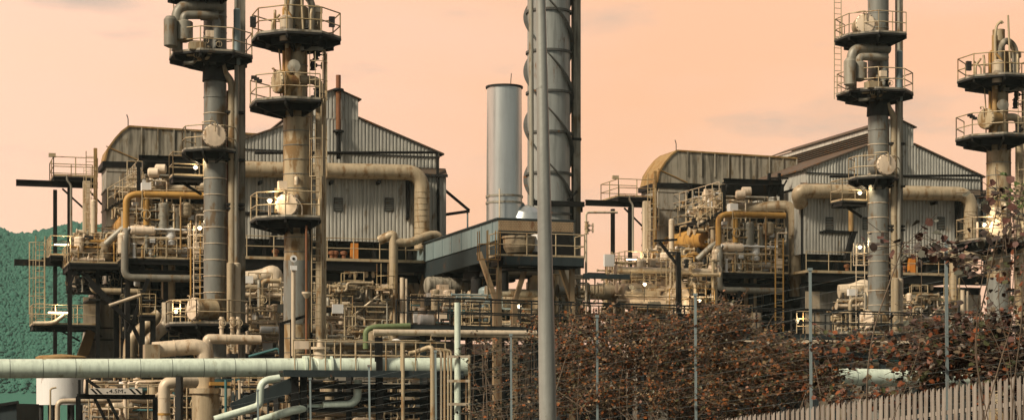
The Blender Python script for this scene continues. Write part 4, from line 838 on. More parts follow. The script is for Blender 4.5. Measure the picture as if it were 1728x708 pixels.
# ------------------------------------------------------------------ stacks and air cooler in the middle
AV = -1.1; A0 = P(840, 370, AV); AW = P(968, 370, AV).x-A0.x; AZ = A0.z; AL = 16.5
t = thing('air_cooler', 'long grey-blue air cooler box with dark underside before the silver stack', 'air cooler', (A0.x, AV, 0))
u0, u1 = A0.x, A0.x+AW
part(t, 'upper_casing', MB().box(u0, u1, AV, AV+AL, AZ-.98, AZ), 'blue_steel')
part(t, 'top_flange', MB().box(u0-.08, u1+.08, AV-.08, AV+AL+.08, AZ+.003, AZ+.08), 'blue_dark')
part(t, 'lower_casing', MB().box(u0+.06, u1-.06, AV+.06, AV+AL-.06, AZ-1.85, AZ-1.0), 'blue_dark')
for k in range(9): v = AV+.9+k*1.85; part(t, 'casing_rib', MB().box(u0-.035, u0-.002, v-.03, v+.03, AZ-.96, AZ-.02), 'blue_steel')
part(t, 'front_mesh_panel', MB().box(u0+.03, u1-.03, AV-.06, AV-.003, AZ-.52, AZ-.04), 'tan', label='perforated tan panel on the end of the air cooler')
ms = MB()
for i in range(46):
    for j in range(5): uu = u0+.09+i*(AW-.18)/45+(j % 2)*.03; zz = AZ-.46+j*.09; ms.box(uu-.014, uu+.014, AV-.068, AV-.062, zz-.018, zz+.018)
part(t, 'perforation', ms, 'dark2', kind='stuff')
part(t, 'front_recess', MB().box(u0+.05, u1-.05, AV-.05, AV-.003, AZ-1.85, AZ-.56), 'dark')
for k in range(5): v = AV+1.6+k*3.2; part(t, 'fan_ring', MB().lathe((u0+AW*.5, v, AZ-2.45), (0, 0, 1), [(0, 1.35), (.05, 1.42), (.6, 1.3)], 24), 'dark2')
for k in range(4): v = AV+.8+k*4.6; part(t, 'fan_motor', MB().lathe((u0+.5, v, AZ-3.4), (0, 0, 1), [(0, .3), (.9, .3), (1.0, .2)], 12), 'dark2')
for px, py, qx, qy, dv in ((700, 548, 716, 463, 14.5), (836, 505, 808, 425, .4), (868, 510, 888, 448, .6), (966, 510, 945, 448, .5), (722, 545, 690, 480, 15.0), (790, 540, 812, 470, 6)):
    part(t, 'leg', MB().beam(P(px, py, AV+dv), P(qx, qy, AV+dv), .22, .22), 'tan')
for px, dv in ((836, .4), (868, .6), (966, .5), (700, 14.5), (790, 6)): a = P(px, 505, AV+dv); part(t, 'leg_post', MB().beam((a.x, a.y, 0), (a.x, a.y, a.z+.02), .25, .25), 'tan')
for dv in (.4, 5, 10, 15): part(t, 'cross_beam', MB().ibeam((u0-.05, AV+dv, AZ-2.0), (u1+.05, AV+dv, AZ-2.0), .2, .28, .03), 'dark')
t = thing('access_platform', 'black-edged railed platform on the front of the air cooler', 'platform', (u0, AV-1.2, 0))
zq = P(860, 432, AV-1.3).z
rect_platform(t, P(838, 0, AV-1.3).x, P(984, 0, AV-1.3).x, AV-1.5, AV-.1, zq, 'flr', 'rail', depth=.42)
part(t, 'fascia', MB().box(P(850, 0, AV-1.6).x, P(985, 0, AV-1.6).x, AV-1.62, AV-1.52, zq-.42, zq-.02), 'blue_dark')
part(t, 'long_beam', MB().box(P(985, 0, AV-1.4).x, P(1062, 0, AV-1.4).x, AV-1.5, AV-1.3, P(0, 447, AV-1.4).z, P(0, 440, AV-1.4).z+.05), 'blue_dark')
part(t, 'pale_drum', MB().lathe(P(908, 425, AV-.9), (0, 0, 1), [(0, .28), (.55, .28), (.55, .36), (.8, .36), (.85, .2)], 16), 'white')
part(t, 'plenum_drum', MB().lathe(P(876, 427, AV-.7), (0, 0, 1), [(0, .62), (.25, .75), (.7, .78), (.7, .84), (.8, .84), (.82, .6)], 24), 'insul')
for px in (842, 965): part(t, 'post', MB().ibeam((P(px, 0, AV-.8).x, AV-.8, 0), (P(px, 0, AV-.8).x, AV-.8, zq-.5), .22, .22, .03), 'tan')
part(t, 'ladder', ladder(MB(), P(832, 505, AV-1.9), P(832, 388, AV-1.9).z-P(832, 505, AV-1.9).z, w=.5), 'rail_yellow')
part(t, 'ladder_cage', cage(MB(), P(828, 440, AV-1.9), P(0, 388, AV-1.9).z-P(0, 440, AV-1.9).z, rr=.48, r=.026, step=.72, out=(-.5, -1, 0)), 'yellow')
# silver stack
sv = AV+2.4; sc = P(851, 370, sv); ru = (P(880, 0, sv).x-P(822, 0, sv).x)/2
t = thing('silver_stack', 'short smooth silver stack with dark rim on the air cooler', 'stack', (sc.x, sv, AZ+.09))
zt = P(851, 147, sv).z
part(t, 'shell', MB().lathe((sc.x, sv, AZ+.085), (0, 0, 1), [(0, ru), (zt-AZ-.08, ru*.96), (zt-AZ-.08, ru*.90), (zt-AZ-.5, ru*.88)], 48, cap=False), 'silver')
part(t, 'rim', MB().lathe((sc.x, sv, zt), (0, 0, 1), [(-.07, ru*.95), (-.07, ru*1.04), (.02, ru*1.04), (.02, ru*.9)], 40, cap=False), 'dark2')
for py in (332, 343): part(t, 'band', MB().lathe((sc.x, sv, P(851, py, sv).z), (0, 0, 1), [(-.05, ru*.95), (-.05, ru*1.04), (.05, ru*1.04), (.05, ru*.95)], 40, cap=False), 'pipe_grey')
for px in (825, 862): part(t, 'rod', MB().pipe([P(px, 148, sv), P(px, 137, sv), P(px+1, 124, sv)] if px > 850 else [P(px, 148, sv), P(px, 143, sv)], .02, n=5), 'dark2')
part(t, 'sampling_pipe', MB().tube(P(843, 370, sv-ru-.15), P(843, 318, sv-ru-.15), .04), 'insul_pale')
# shrouded duct at its foot
c0 = P(884, 372, AV+2.0)
t = thing('duct_cone', 'domed silver duct transition between the silver and banded stacks', 'duct', (c0.x, AV+2, AZ+.09))
part(t, 'dome', MB().lathe((c0.x+.15, AV+2.2, AZ+.09), (0, -.25, 1), [(0, .95), (.35, .90), (.65, .68), (.85, .38), (.92, .02)], 32), 'silver')
part(t, 'hopper', MB().prism([P(856, 371, AV+2), P(860, 340, AV+2), P(884, 342, AV+2), P(898, 371, AV+2)], (0, 1.0, 0)), 'blue_steel')
# helical-strake stack
pv = AV+8; pc = P(926, 0, pv); rr = (P(962, 0, pv).x-P(890, 0, pv).x)/2
t = thing('straked_stack', 'tall dull metal stack wound with helical strakes behind the lamp pole', 'stack', (pc.x, pv, 0))
zb = P(0, 372, pv).z
part(t, 'shell', MB().lathe((pc.x, pv, 0), (0, 0, 1), [(0, rr*1.15), (zb-6, rr*1.15), (zb-4, rr*.95), (30, rr*.95)], 40), 'spiral')
part(t, 'lower_cone', MB().lathe(P(948, 505, AV+5), (0, 0, 1), [(0, .95), (1.8, .55), (2.2, .55)], 20), 'insul_pale')
z = zb-1
while z < 30: part(t, 'band', MB().lathe((pc.x, pv, z), (0, 0, 1), [(-.06, rr*.93), (-.06, rr*1.03), (.06, rr*1.03), (.06, rr*.93)], 36, cap=False), 'strake'); z += 2.15
for s in range(3):
    b = MB(); vs = []; K = 130
    for k in range(K+1):
        z = zb+.9+k*(28-zb)/K; a = -2*math.pi*z/8.6+s*2*math.pi/3+.6
        for r0, dz in ((rr*.94, -.03), (rr*.94+.23, -.03), (rr*.94+.23, .03), (rr*.94, .03)): vs.append((pc.x+r0*math.cos(a), pv+r0*math.sin(a), z+dz))
    b.add(vs, [(k*4+j, k*4+(j+1) % 4, k*4+4+(j+1) % 4, k*4+4+j) for k in range(K) for j in range(4)], False); part(t, 'strake', b, 'strake')
t = thing('stack_mast', 'square brown steel mast standing right of the straked stack', 'mast', (P(972, 0, pv).x, pv, 0))
mu = P(972, 0, pv-.2).x
part(t, 'post', MB().beam((mu, pv-.2, 0), (mu, pv-.2, 28), .40, .40), 'duct')
part(t, 'joint_plate', MB().box(mu-.23, mu+.23, pv-.43, pv+.03, P(0, 195, pv).z, P(0, 190, pv).z), 'dark2')
part(t, 'tie_ring', MB().box(P(897, 0, pv-1.2).x, P(985, 0, pv-1.2).x, pv-1.35, pv-1.12, P(0, 320, pv).z, P(0, 311, pv).z), 'dark')
part(t, 'tie_ring', MB().box(P(897, 0, pv+1).x, P(985, 0, pv+1).x, pv+1.15, pv+1.35, P(0, 320, pv).z, P(0, 311, pv).z), 'dark')
part(t, 'tie_strut', MB().beam(P(958, 338, pv-1.2), P(974, 322, pv-1.2), .1, .12), 'dark')
solid('stack_riser', 'slim grey pipe running up the left side of the straked stack', 'pipe', MB().tube((P(899, 0, pv-1.3).x, pv-1.25, 0), (P(896, 0, pv-1.3).x, pv-1.25, 29), .13, 10), 'pipe_grey', (P(899, 0, pv-1.3).x, pv-1.25, 0))
# thin goalpost pipe with valve
t = thing('goalpost_pipe', 'thin pale pipe standing beside the mast with small valves', 'pipe', P(990, 545, -2))
part(t, 'pipe', MB().pipe([P(989, 545, -2), P(989, 358, -2), P(1042, 358, -2)], .06, n=8), 'insul_pale'); 
for py in (380, 388): valve(t, P(990, py, -2), .1, 'rail', axis=(0, 0, 1), up=(1, 0, 0))
# process equipment below the air cooler and right of it
t = thing('pump_skid', 'cluttered pumps, drums and pipes under the air cooler', 'process skid', P(800, 600, 2))
a, b = P(700, 560, 6), P(905, 500, 6); clutter(t, (a.x, 1.5, a.z), (b.x, 8, b.z), 84, 51, mats=PIPEM+['teal', 'blue_steel'], big=.2, vessels=.2)
part(t, 'base_slab', MB().box(a.x-.3, b.x+.3, 1.2, 8.3, a.z-.3, a.z-.05), 'dark2')
for k in range(5): u = a.x+(b.x-a.x)*k/4; part(t, 'post', MB().ibeam((u, 1.5, 0), (u, 1.5, a.z-.3), .24, .24, .03), 'dark')
vessel(t, P(722, 482, 9), .5, 2.2, 'duct', 'low_drum', (1, 0, 0)); p = P(745, 500, 4); part(t, 'gearbox', MB().box(p.x-.5, p.x+.6, 3.6, 4.4, p.z-.3, p.z+.35).box(p.x-.2, p.x+.3, 3.7, 4.3, p.z+.35, p.z+.6), 'head')
p = P(822, 540, 3); vessel(t, p, .45, 1.5, 'blue_steel', 'blue_drum'); p = P(890, 540, 3); part(t, 'slant_duct', MB().pipe([p, P(905, 480, 3), P(908, 455, 3)], .4, n=14, bands=.6), 'insul')
a, b = P(930, 545, 3), P(1010, 465, 3); clutter(t, (a.x, 2, a.z), (b.x, 5, b.z), 34, 52, big=.2)
t = thing('exchanger_group', 'warm-lit horizontal exchanger with cone and curved yellow rail above the hedge', 'process skid', P(1100, 600, 10))
vessel(t, P(1052, 494, 10), .55, 1.9, 'insul_pale', 'exchanger', (1, 0, 0)); vessel(t, P(1060, 512, 9.4), .35, 2.2, 'head', 'exchanger', (1, 0, 0)); vessel(t, P(985, 492, 11), .42, 2.2, 'insul', 'exchanger', (1, 0, 0))
part(t, 'cone', MB().lathe(P(1140, 530, 10), (0, 0, 1), [(0, 1.1), (1.1, .9), (2.0, .3), (2.3, .3)], 18), 'head'); part(t, 'neck', MB().lathe(P(1117, 512, 11), (0, 0, 1), [(0, .45), (2.2, .45)], 14), 'head')
part(t, 'neck_collar', MB().lathe(P(1117, 462, 11), (0, 0, 1), [(0, .55), (.4, .55)], 14), 'dark2')
rl = MB(); pts = [P(1130, 522, 8)]+[P(1150+k*14, 522-2*math.sin(k)-0, 8-.5*math.sin(k*.6)) for k in range(5)]; railing(rl, pts, step=.5, h=1.15); part(t, 'curved_railing', rl, 'yellow')
part(t, 'yellow_tray', MB().box(P(1066, 0, 9).x, P(1110, 0, 9).x, 8.7, 9.6, P(0, 528, 9).z, P(0, 520, 9).z), 'yellow')
a, b = P(1035, 545, 10), P(1205, 440, 10); clutter(t, (a.x, 9, a.z), (b.x, 14, b.z), 95, 61, mats=['insul_pale', 'insul', 'head', 'column_warm', 'pipe_grey', 'rail_yellow'], big=.18, vessels=.2)
part(t, 'base_slab', MB().box(a.x-.3, b.x+.3, 8.5, 14.5, a.z-.35, a.z-.08), 'dark2')
for k in range(5): u = a.x+(b.x-a.x)*k/4; part(t, 'post', MB().ibeam((u, 9, 0), (u, 9, a.z-.35), .24, .24, .03), 'dark')
t = thing('bracket_post', 'black steel post with a slanting arm above the curved yellow rail', 'post', P(1146, 530, 7))
part(t, 'post', MB().beam(P(1146, 560, 7), P(1144, 425, 7), .24, .24), 'dark'); part(t, 'arm', MB().beam(P(1104, 406, 7), P(1142, 404, 7), .14, .12), 'dark'); part(t, 'strut', MB().beam(P(1113, 408, 7), P(1144, 448, 7), .14, .14), 'dark')
lamp('glowing lamp low among pipes below the air cooler', P(876, 515, 1), .35, power=40)
lamp('warm glowing lamp over the exchanger right of the mast', P(1088, 478, 8.6), .6, power=60)
lamp('warm glowing lamp deep under the bank of pipes left of the hedge', P(1180, 505, 8.6), .4, power=50)

# ------------------------------------------------------------------ long walkway in front of the plant
WA, WB = PW(688, 546, 82), PW(1674, 546, 97); WB.z = WA.z
wd = (WB-WA).normalized(); wn = Vector((-wd.y, wd.x, 0))
t = thing('walkway', 'long black railed walkway crossing in front of both plant units', 'walkway', (WA.x, WA.y, 0), world=True)
part(t, 'deck', MB().beam(WA+wn*.6+Vector((0, 0, -.03)), WB+wn*.6+Vector((0, 0, -.03)), 1.2, .06), 'dark2')
part(t, 'front_girder', MB().beam(WA+Vector((0, 0, -.22)), WB+Vector((0, 0, -.22)), .12, .30), 'blue_dark'); part(t, 'rear_girder', MB().beam(WA+wn*1.2+Vector((0, 0, -.22)), WB+wn*1.2+Vector((0, 0, -.22)), .12, .30), 'dark')
part(t, 'pale_soffit_pipe', MB().tube(WA+Vector((1, -.1, -.47)), WB+Vector((0, -.1, -.47)), .07, 8), 'insul_pale')
LW = (WB-WA).length; k = 0; rp = []
while k*2.0 < LW: rp.append(WA+wd*min(k*2.0, LW)); k += 1
for p in rp: part(t, 'rail_post', MB().beam(p+Vector((0, 0, .002)), p+Vector((0, 0, 1.14)), .07, .07), 'rail_dark')
for z, w in ((1.14, .075), (.55, .06)): part(t, 'rail', MB().beam(WA+Vector((0, 0, z)), WB+Vector((0, 0, z)), w, w), 'rail_dark')
rl = MB(); railing(rl, [WA+wn*1.2, WB+wn*1.2], step=2.0, r=.03); part(t, 'rear_railing', rl, 'rail_dark')
k = 0
while 1+k*5.5 < LW: p = WA+wd*(1+k*5.5)+wn*.6; part(t, 'support', MB().ibeam((p.x, p.y, 0), (p.x, p.y, WA.z-.07), .28, .28, .04), 'blue_dark'); k += 1
# dark equipment deck under the walkway at right, pale pipe run
t = thing('pipe_rack', 'dark low pipe rack with teal and pale pipes under the walkway at right', 'pipe rack', P(1420, 640, -6))
a, b = P(1260, 600, -7), P(1600, 575, -7)
for z in (b.z-.35, a.z+.1): part(t, 'beam', MB().ibeam((a.x, -7, z), (b.x, -7, z), .2, .26, .03), 'blue_dark')
for k in range(7): u = a.x+(b.x-a.x)*k/6; part(t, 'post', MB().ibeam((u, -7, 0), (u, -7, b.z-.2), .24, .24, .03), 'blue_dark')
for i, (py, m, r) in enumerate(((606, 'teal', .06), (598, 'insul', .1), (590, 'pipe_grey', .12), (612, 'insul_pale', .08), (575, 'insul_pale', .09))): part(t, 'pipe', MB().pipe([P(1270, py, -5.6-.3*i), P(1600, py+4, -5.6-.3*i)], r, n=8), m)
part(t, 'white_box', MB().box(P(1430, 0, -6).x, P(1450, 0, -6).x, -6.3, -5.9, P(0, 622, -6).z, P(0, 606, -6).z), 'white'); part(t, 'pink_panel', MB().box(P(1480, 0, -5).x, P(1515, 0, -5).x, -5.2, -5.0, P(0, 632, -5).z, P(0, 610, -5).z), 'head')
clutter(t, (a.x, -6.5, a.z-1.0), (b.x, -4.5, b.z-.4), 40, 71, mats=PIPEM+['teal'])

# ------------------------------------------------------------------ pale green main
def gbands(t, a, b, r, step, m='dark2'):
    L = (b-a).length; d = (b-a).normalized(); k = 1
    while k*step < L: part(t, 'joint', MB().lathe(a+d*(k*step), d, [(0, r-.01), (0, r+.006), (.015, r+.006), (.015, r-.01)], 28, cap=False), m); k += 1
ga, gb = PW(-40, 621.5, 76.2), PW(790, 618, 82)
t = thing('green_main', 'thick pale green pipe running along the left front of the plant', 'pipe', ga, world=True)
part(t, 'barrel', MB().tube(ga, gb, .385, 32), 'green_pipe'); gbands(t, ga, gb, .385, 1.28)
gp = lambda px: ga.lerp(gb, (px+40)/830*.965+.0)
for px, w in ((520, .10), (528, .08), (566, .1)): p = gp(px); part(t, 'flange', MB().flange(p, gb-ga, .52, w, 28), 'green_pipe')
v0 = gp(548); part(t, 'valve_body', MB().lathe(v0-Vector((.35, 0, 0)), gb-ga, [(0, .40), (.2, .5), (.5, .5), (.7, .40)], 24), 'green_pipe'); part(t, 'valve_neck', MB().lathe(v0, (0, 0, 1), [(0, .3), (.75, .25), (.75, .4), (.85, .4), (.85, .15), (1.15, .12)], 18), 'insul_pale')
for px in (300, 470, 600, 740): p = gp(px); part(t, 'saddle', MB().box(p.x-.1, p.x+.1, p.y-.3, p.y+.3, 0, p.z-.36), 'dark2')
ga2, gb2 = PW(1380, 634, 88), PW(1640, 640, 91)
t = thing('green_main', 'pale green pipe showing under the walkway above the paling fence', 'pipe', ga2, world=True)
part(t, 'barrel', MB().tube(ga2, gb2, .40, 28), 'green_pipe'); part(t, 'end_dome', MB().dome(ga2, ga2-gb2, .40, .22, 28), 'green_pipe'); gbands(t, ga2, gb2, .40, 1.9)
for k in (.3, .8): p = ga2.lerp(gb2, k); part(t, 'saddle', MB().box(p.x-.1, p.x+.1, p.y-.3, p.y+.3, 0, p.z-.37), 'dark2')

# ------------------------------------------------------------------ black pipe rack at centre left
rv = -13.0
t = thing('pipe_rack', 'black steel pipe rack with pale railing below the green pipe, centre left', 'pipe rack', P(620, 700, rv))
z0 = P(600, 625, rv).z; ua, ub = P(478, 0, rv).x, P(782, 0, rv).x
part(t, 'deck', MB().box(ua, ub, rv, rv+1.0, z0-.08, z0), 'dark2'); part(t, 'front_girder', MB().box(ua, ub, rv-.06, rv-.002, z0-.26, z0+.02), 'blue_dark')
rl = MB(); railing(rl, [(P(498, 0, rv).x, rv+.05, z0), (P(752, 0, rv).x, rv+.05, z0)], step=.62, h=1.18, mid=(.62,)); part(t, 'railing', rl, 'rail')
rl = MB(); railing(rl, [(P(520, 0, rv).x, rv+3.2, z0+.2), (P(770, 0, rv).x, rv+3.2, z0+.2)], step=.9, h=1.18); part(t, 'rear_railing', rl, 'rail')
for px, w in ((497, .3), (512, .26), (640, .26), (764, .22)): part(t, 'post', MB().ibeam((P(px, 0, rv+.5).x, rv+.5, 0), (P(px, 0, rv+.5).x, rv+.5, z0-.1), w, w, .04), 'dark')
part(t, 'tall_post', MB().ibeam((P(639, 0, rv+1.4).x, rv+1.4, z0-.08), (P(639, 0, rv+1.4).x, rv+1.4, P(0, 558, rv).z), .28, .28, .04), 'dark')
for py, dv in ((648, .5), (662, .8), (690, .4), (676, 1.4)): z = P(0, py, rv).z; part(t, 'cross_beam', MB().ibeam((P(520, 0, rv+dv).x, rv+dv, z), (ub, rv+dv, z), .16, .2, .03), 'dark')
part(t, 'slope_beam', MB().beam(P(392, 690, rv+.6), P(500, 645, rv+.6), .25, .55), 'blue_dark')
for px, m in ((740, 'insul_pale'), (746, 'tan'), (752, 'rail'), (757, 'rail')): p = P(px, 0, rv+.3).x; part(t, 'riser', MB().pipe([(p, rv-.1, 0), (p, rv-.1, P(0, 584, rv).z), (p-.5, rv-.1, P(0, 580, rv).z)], .05, n=8), m)
part(t, 'vent_riser', MB().pipe([P(730, 715, rv-.2), P(730, 583, rv-.2), P(700, 594, rv+.4), P(690, 596, rv+.4)], .10, n=10), 'rail')
part(t, 'grey_post', MB().tube(P(680, 720, rv-.1), P(680, 578, rv-.1), .075, 10), 'rail')
part(t, 'sign_plate', MB().box(P(497, 0, rv-.1).x, P(521, 0, rv-.1).x, rv-.12, rv-.08, P(0, 583, rv).z, P(0, 569, rv).z), 'head')
a, b = P(400, 706, rv+4), P(735, 640, rv+4); clutter(t, (a.x, rv+2.5, a.z-.2), (b.x, rv+8, b.z-.1), 80, 81, mats=['dark2', 'pipe_grey', 'insul', 'blue_dark', 'insul_pale', 'dark2', 'tan'], big=.2)
a, b = P(490, 606, rv+4), P(770, 575, rv+4); clutter(t, (a.x, rv+4, a.z-.5), (b.x, rv+8, b.z), 50, 82, big=.16, vessels=.18)
for px in (640, 700): part(t, 'shade_sheet', MB().box(P(px, 0, rv+9).x-1.2, P(px, 0, rv+9).x+1.1, rv+9, rv+9.1, 0, P(0, 640, rv+9).z), 'dark')  # dark sheets added behind the rack as shade for the space below
t = thing('green_branch', 'pale green branch pipe sloping up to an elbow at lower left', 'pipe', P(400, 700, rv-.4))
part(t, 'barrel', MB().pipe([P(362, 707, rv-.3), P(425, 688, rv-.3), P(438, 683, rv-.3), P(440, 642, rv-.3), P(472, 637, rv-.3)], .15, n=16, bend=.42), 'green_pipe')
solid('green_branch', 'short pale green pipe rising behind the black double post', 'pipe', MB().pipe([P(430, 712, rv+.3), P(498, 690, rv+.3), P(560, 686, rv+1.2)], .17, n=16), 'green_pipe', P(430, 712, rv+.3))
solid('green_elbow', 'muted green elbow pipe among the black rack beams', 'pipe', MB().pipe([P(545, 684, rv+.7), P(592, 682, rv+.7), P(603, 672, rv+.7), P(604, 640, rv+.7)], .17, n=16, bend=.5), 'green_pipe', P(545, 684, rv+.7))
t = thing('olive_pipe', 'olive green pipe hooking down at the left end of the walkway', 'pipe', P(617, 590, -10.5))
part(t, 'barrel', MB().pipe([P(617, 588, -10.5), P(617, 556, -10.5), P(632, 551, -10.5), P(692, 549, -10.5)], .12, n=14, bend=.4), 'green_dull')
solid('pale_header', 'slim pale pipe running right under the walkway', 'pipe', MB().pipe([P(630, 560, -10.8), P(905, 562, -10.8)], .13, n=12, bands=2.2), 'insul_pale', P(630, 560, -10.8))
t = thing('green_post', 'pale green post with short cross arms beside the pipe rack', 'post', P(772, 720, -14))
part(t, 'shaft', MB().tube((P(772, 0, -14).x, -14, 0), P(772, 510, -14), .13, 14), 'green_pipe')
for py in (601, 642, 681): part(t, 'arm', MB().beam(P(755, py, -14.2), P(792, py, -14.2), .08, .11), 'insul_pale')
part(t, 'side_post', MB().tube((P(792, 0, -13.9).x, -13.9, 0), P(792, 598, -13.9), .06, 8), 'rail')

# ------------------------------------------------------------------ lower left: tank, clearance sign, pipes
tv = 16.5; tcn = P(103, 640, tv); tr = (P(145, 0, tv).x-P(62, 0, tv).x)/2
t = thing('white_tank', 'white round tank with rusty lid at the far lower left', 'tank', (tcn.x, tv, 0))
zt = P(0, 604, tv-tr).z; zb = P(0, 682, tv-tr).z
part(t, 'shell', MB().lathe((tcn.x, tv, zb), (0, 0, 1), [(0, tr), (zt-zb, tr)], 36), 'white'); part(t, 'lid', MB().lathe((tcn.x, tv, zt+.002), (0, 0, 1), [(0, tr*1.04), (.12, tr*1.04), (.2, tr*.9), (.3, .05)], 36), 'duct_rust')
for k in range(6): a = k*math.pi/3; part(t, 'leg', MB().tube((tcn.x+tr*.8*math.cos(a), tv+tr*.8*math.sin(a), 0), (tcn.x+tr*.8*math.cos(a), tv+tr*.8*math.sin(a), zb), .12, 8), 'dark2')
part(t, 'gauge_pipe', MB().pipe([P(85, 715, tv-tr-.3), P(85, 655, tv-tr-.3), P(95, 653, tv-tr-.3)], .05, n=6), 'rail')
nv = -6.0
t = thing('clearance_gantry', 'black gantry with striped white clearance board reading 4.5M', 'sign', P(190, 700, nv))
part(t, 'beam', MB().ibeam(P(130, 668, nv), P(262, 669, nv), .2, .22, .03), 'dark')
for px in (134, 147): part(t, 'upright', MB().beam(P(px, 668, nv), P(px, 640, nv), .11, .11), 'dark')
for a, b in (((147, 640), (168, 655)), ((160, 672), (178, 708)), ((130, 670), (147, 664)), ((182, 672), (200, 708))): part(t, 'brace', MB().beam(P(*a, nv), P(*b, nv), .11, .13), 'dark')
b0, b1 = P(150, 664.5, nv-.15), P(240, 654.5, nv-.15)
board = part(t, 'board', MB().box(b0.x, b1.x, nv-.17, nv-.14, b0.z, b1.z), 'sign_white')
for px in (152, 160, 217, 227): part(t, 'stripe', MB().prism([P(px, 655, nv-.176), P(px+4.5, 655, nv-.176), P(px+13.5, 664, nv-.176), P(px+9, 664, nv-.176)], (0, .003, 0)), 'dark', board)
for px in (181, 211): part(t, 'arrow_mark', MB().prism([P(px-2, 660.5, nv-.176), P(px+2, 660.5, nv-.176), P(px, 663.5, nv-.176)], (0, .003, 0)), 'dark', board)
fc = bpy.data.curves.new('clearance_text', 'FONT'); fc.body = '4.5M'; fc.size = .24; fc.extrude = .002; fc.align_x = 'CENTER'; fc.align_y = 'CENTER'
fo = bpy.data.objects.new('clearance_text', fc); C.objects.link(fo)
me = bpy.data.meshes.new_from_object(fo.evaluated_get(bpy.context.evaluated_depsgraph_get())); bpy.data.objects.remove(fo); me.materials.clear(); me.materials.append(MATS['dark'])
fo = bpy.data.objects.new('lettering', me); C.objects.link(fo); fo.parent = board; q_ = P(196, 659.5, nv-.178)-t.base; fo.location = q_; fo.rotation_euler = (math.pi/2, 0, 0); fo.scale = (1.25, 1, 1)
for px in (132, 262): part(t, 'post', MB().ibeam((P(px, 0, nv+.3).x, nv+.3, 0), (P(px, 0, nv+.3).x, nv+.3, P(0, 668, nv).z), .2, .2, .03), 'dark')
t = thing('ground_pipework', 'maze of low pale pipes and railings under the green pipe, lower left', 'pipework', P(200, 720, 0))
a, b = P(150, 708, -2), P(400, 645, -2); clutter(t, (a.x, -4, a.z-.3), (b.x, 2, b.z), 120, 91, mats=PIPEM+['tan', 'head', 'teal', 'rail'], big=.2, vessels=.12)
rl = MB(); railing(rl, [P(150, 706, -5), P(380, 706, -5)], step=.8, h=1.5, mid=(.5, 1.0)); part(t, 'railing', rl, 'rail')
part(t, 'arch_pipe', MB().pipe([P(97, 720, -4.5), P(97, 676, -4.5), P(205, 674, -4.5)], .11, n=12), 'insul_pale')
part(t, 'tan_column', MB().box(P(240, 0, -3).x, P(252, 0, -3).x, -3.2, -2.8, 0, P(0, 680, -3).z), 'tan')
part(t, 'slab', MB().box(a.x-.5, b.x+1, -4.5, 2.5, .005, .25), 'dark2')
t = thing('lagged_bend', 'big pale lagged pipe bend under the green pipe', 'pipe', P(275, 720, -7))
part(t, 'lagging', MB().pipe([P(277, 720, -7), P(277, 646, -7), P(300, 643, -7), P(330, 643, -6.6)], .26, n=16, bend=.55, bands=.9), 'insul_pale'); part(t, 'yellow_band', MB().lathe(P(277, 698, -7), (0, 0, 1), [(-.05, .27), (.05, .275)], 16), 'yellow')
t = thing('lagged_run', 'pinkish lagged pipe with square end box above the green pipe', 'pipe', P(300, 588, -4))
part(t, 'lagging', MB().pipe([P(258, 590, -4), P(330, 584, -4), P(345, 590, -4), P(346, 604, -4)], .36, n=18, bend=.55, bands=1.3), 'insul_pale'); part(t, 'end_box', MB().box(P(243, 0, -4).x, P(268, 0, -4).x, -4.45, -3.55, P(0, 604, -4).z, P(0, 578, -4).z), 'insul')
part(t, 'drop', MB().pipe([P(440, 573, -3.6), P(350, 571, -3.6), P(350, 580, -3.6), P(354, 610, -3.6)], .22, n=16, bend=.4, bands=1.2), 'insul_pale')
part(t, 'support', MB().box(P(300, 0, -4).x-.12, P(300, 0, -4).x+.12, -4.2, -3.8, 0, P(0, 598, -4).z), 'dark2')
t = thing('flanged_vessel', 'rust-spotted vertical vessel with broad flange below the green pipe', 'vessel', P(350, 720, -5))
c = P(347, 0, -5).x; Zv = lambda py: P(0, py, -5).z
part(t, 'shell', MB().lathe((c, -5, 0), (0, 0, 1), [(0, .58), (Zv(662), .62), (Zv(662), .72), (Zv(653), .72), (Zv(653), .4), (Zv(632), .4)], 24), 'insul'); part(t, 'yellow_band', MB().box(c+.1, c+1.0, -5.7, -5.3, Zv(648), Zv(642)), 'yellow')
solid('teal_pipe', 'thin teal pipe dropping below the green pipe', 'pipe', MB().pipe([P(381, 720, -8), P(381, 640, -8)], .06, n=8), 'teal', P(381, 720, -8))
t = thing('teal_handrail', 'teal handrail sloping above the green pipe', 'handrail', P(474, 604, -6))
part(t, 'rail', MB().pipe([P(420, 601, -6), P(470, 587, -6), P(474, 603, -6)], .06, n=8), 'teal')
t = thing('key_post', 'slim pale post with rounded keyhole head before the stout column', 'post', P(495, 545, -9.2))
part(t, 'shaft', MB().tube(P(495, 600, -9.2), P(495, 450, -9.2), .09, 10), 'insul_pale'); part(t, 'head', MB().box(P(490, 0, -9.3).x, P(501, 0, -9.3).x, -9.34, -9.28, P(0, 444, -9.3).z, P(0, 436, -9.3).z), 'white'); part(t, 'head_round', MB().lathe(P(495.5, 436, -9.31)-Vector((0, .032, 0)), (0, 1, 0), [(0, .145), (.06, .145)], 18), 'white'); part(t, 'hole', MB().lathe(P(495.5, 436, -9.35), (0, 1, 0), [(-.01, .06), (.005, .06)], 12), 'dark')
t = thing('thin_mast', 'thin rusty mast with a small conical cup right of the stout column', 'mast', P(517, 560, -9.4))
part(t, 'shaft', MB().tube(P(517, 610, -9.4), P(517, 380, -9.4), .05, 8), 'rust'); part(t, 'cup', MB().lathe(P(517, 503, -9.4), (0, 0, 1), [(0, .06), (.2, .2), (.28, .2)], 14), 'insul_pale')
t = thing('sloped_gantry', 'small black gantry with sloping roof beam before the stout column', 'frame', P(490, 600, -9))
part(t, 'roof_beam', MB().beam(P(472, 546, -9), P(517, 532, -9), .2, .12), 'dark')
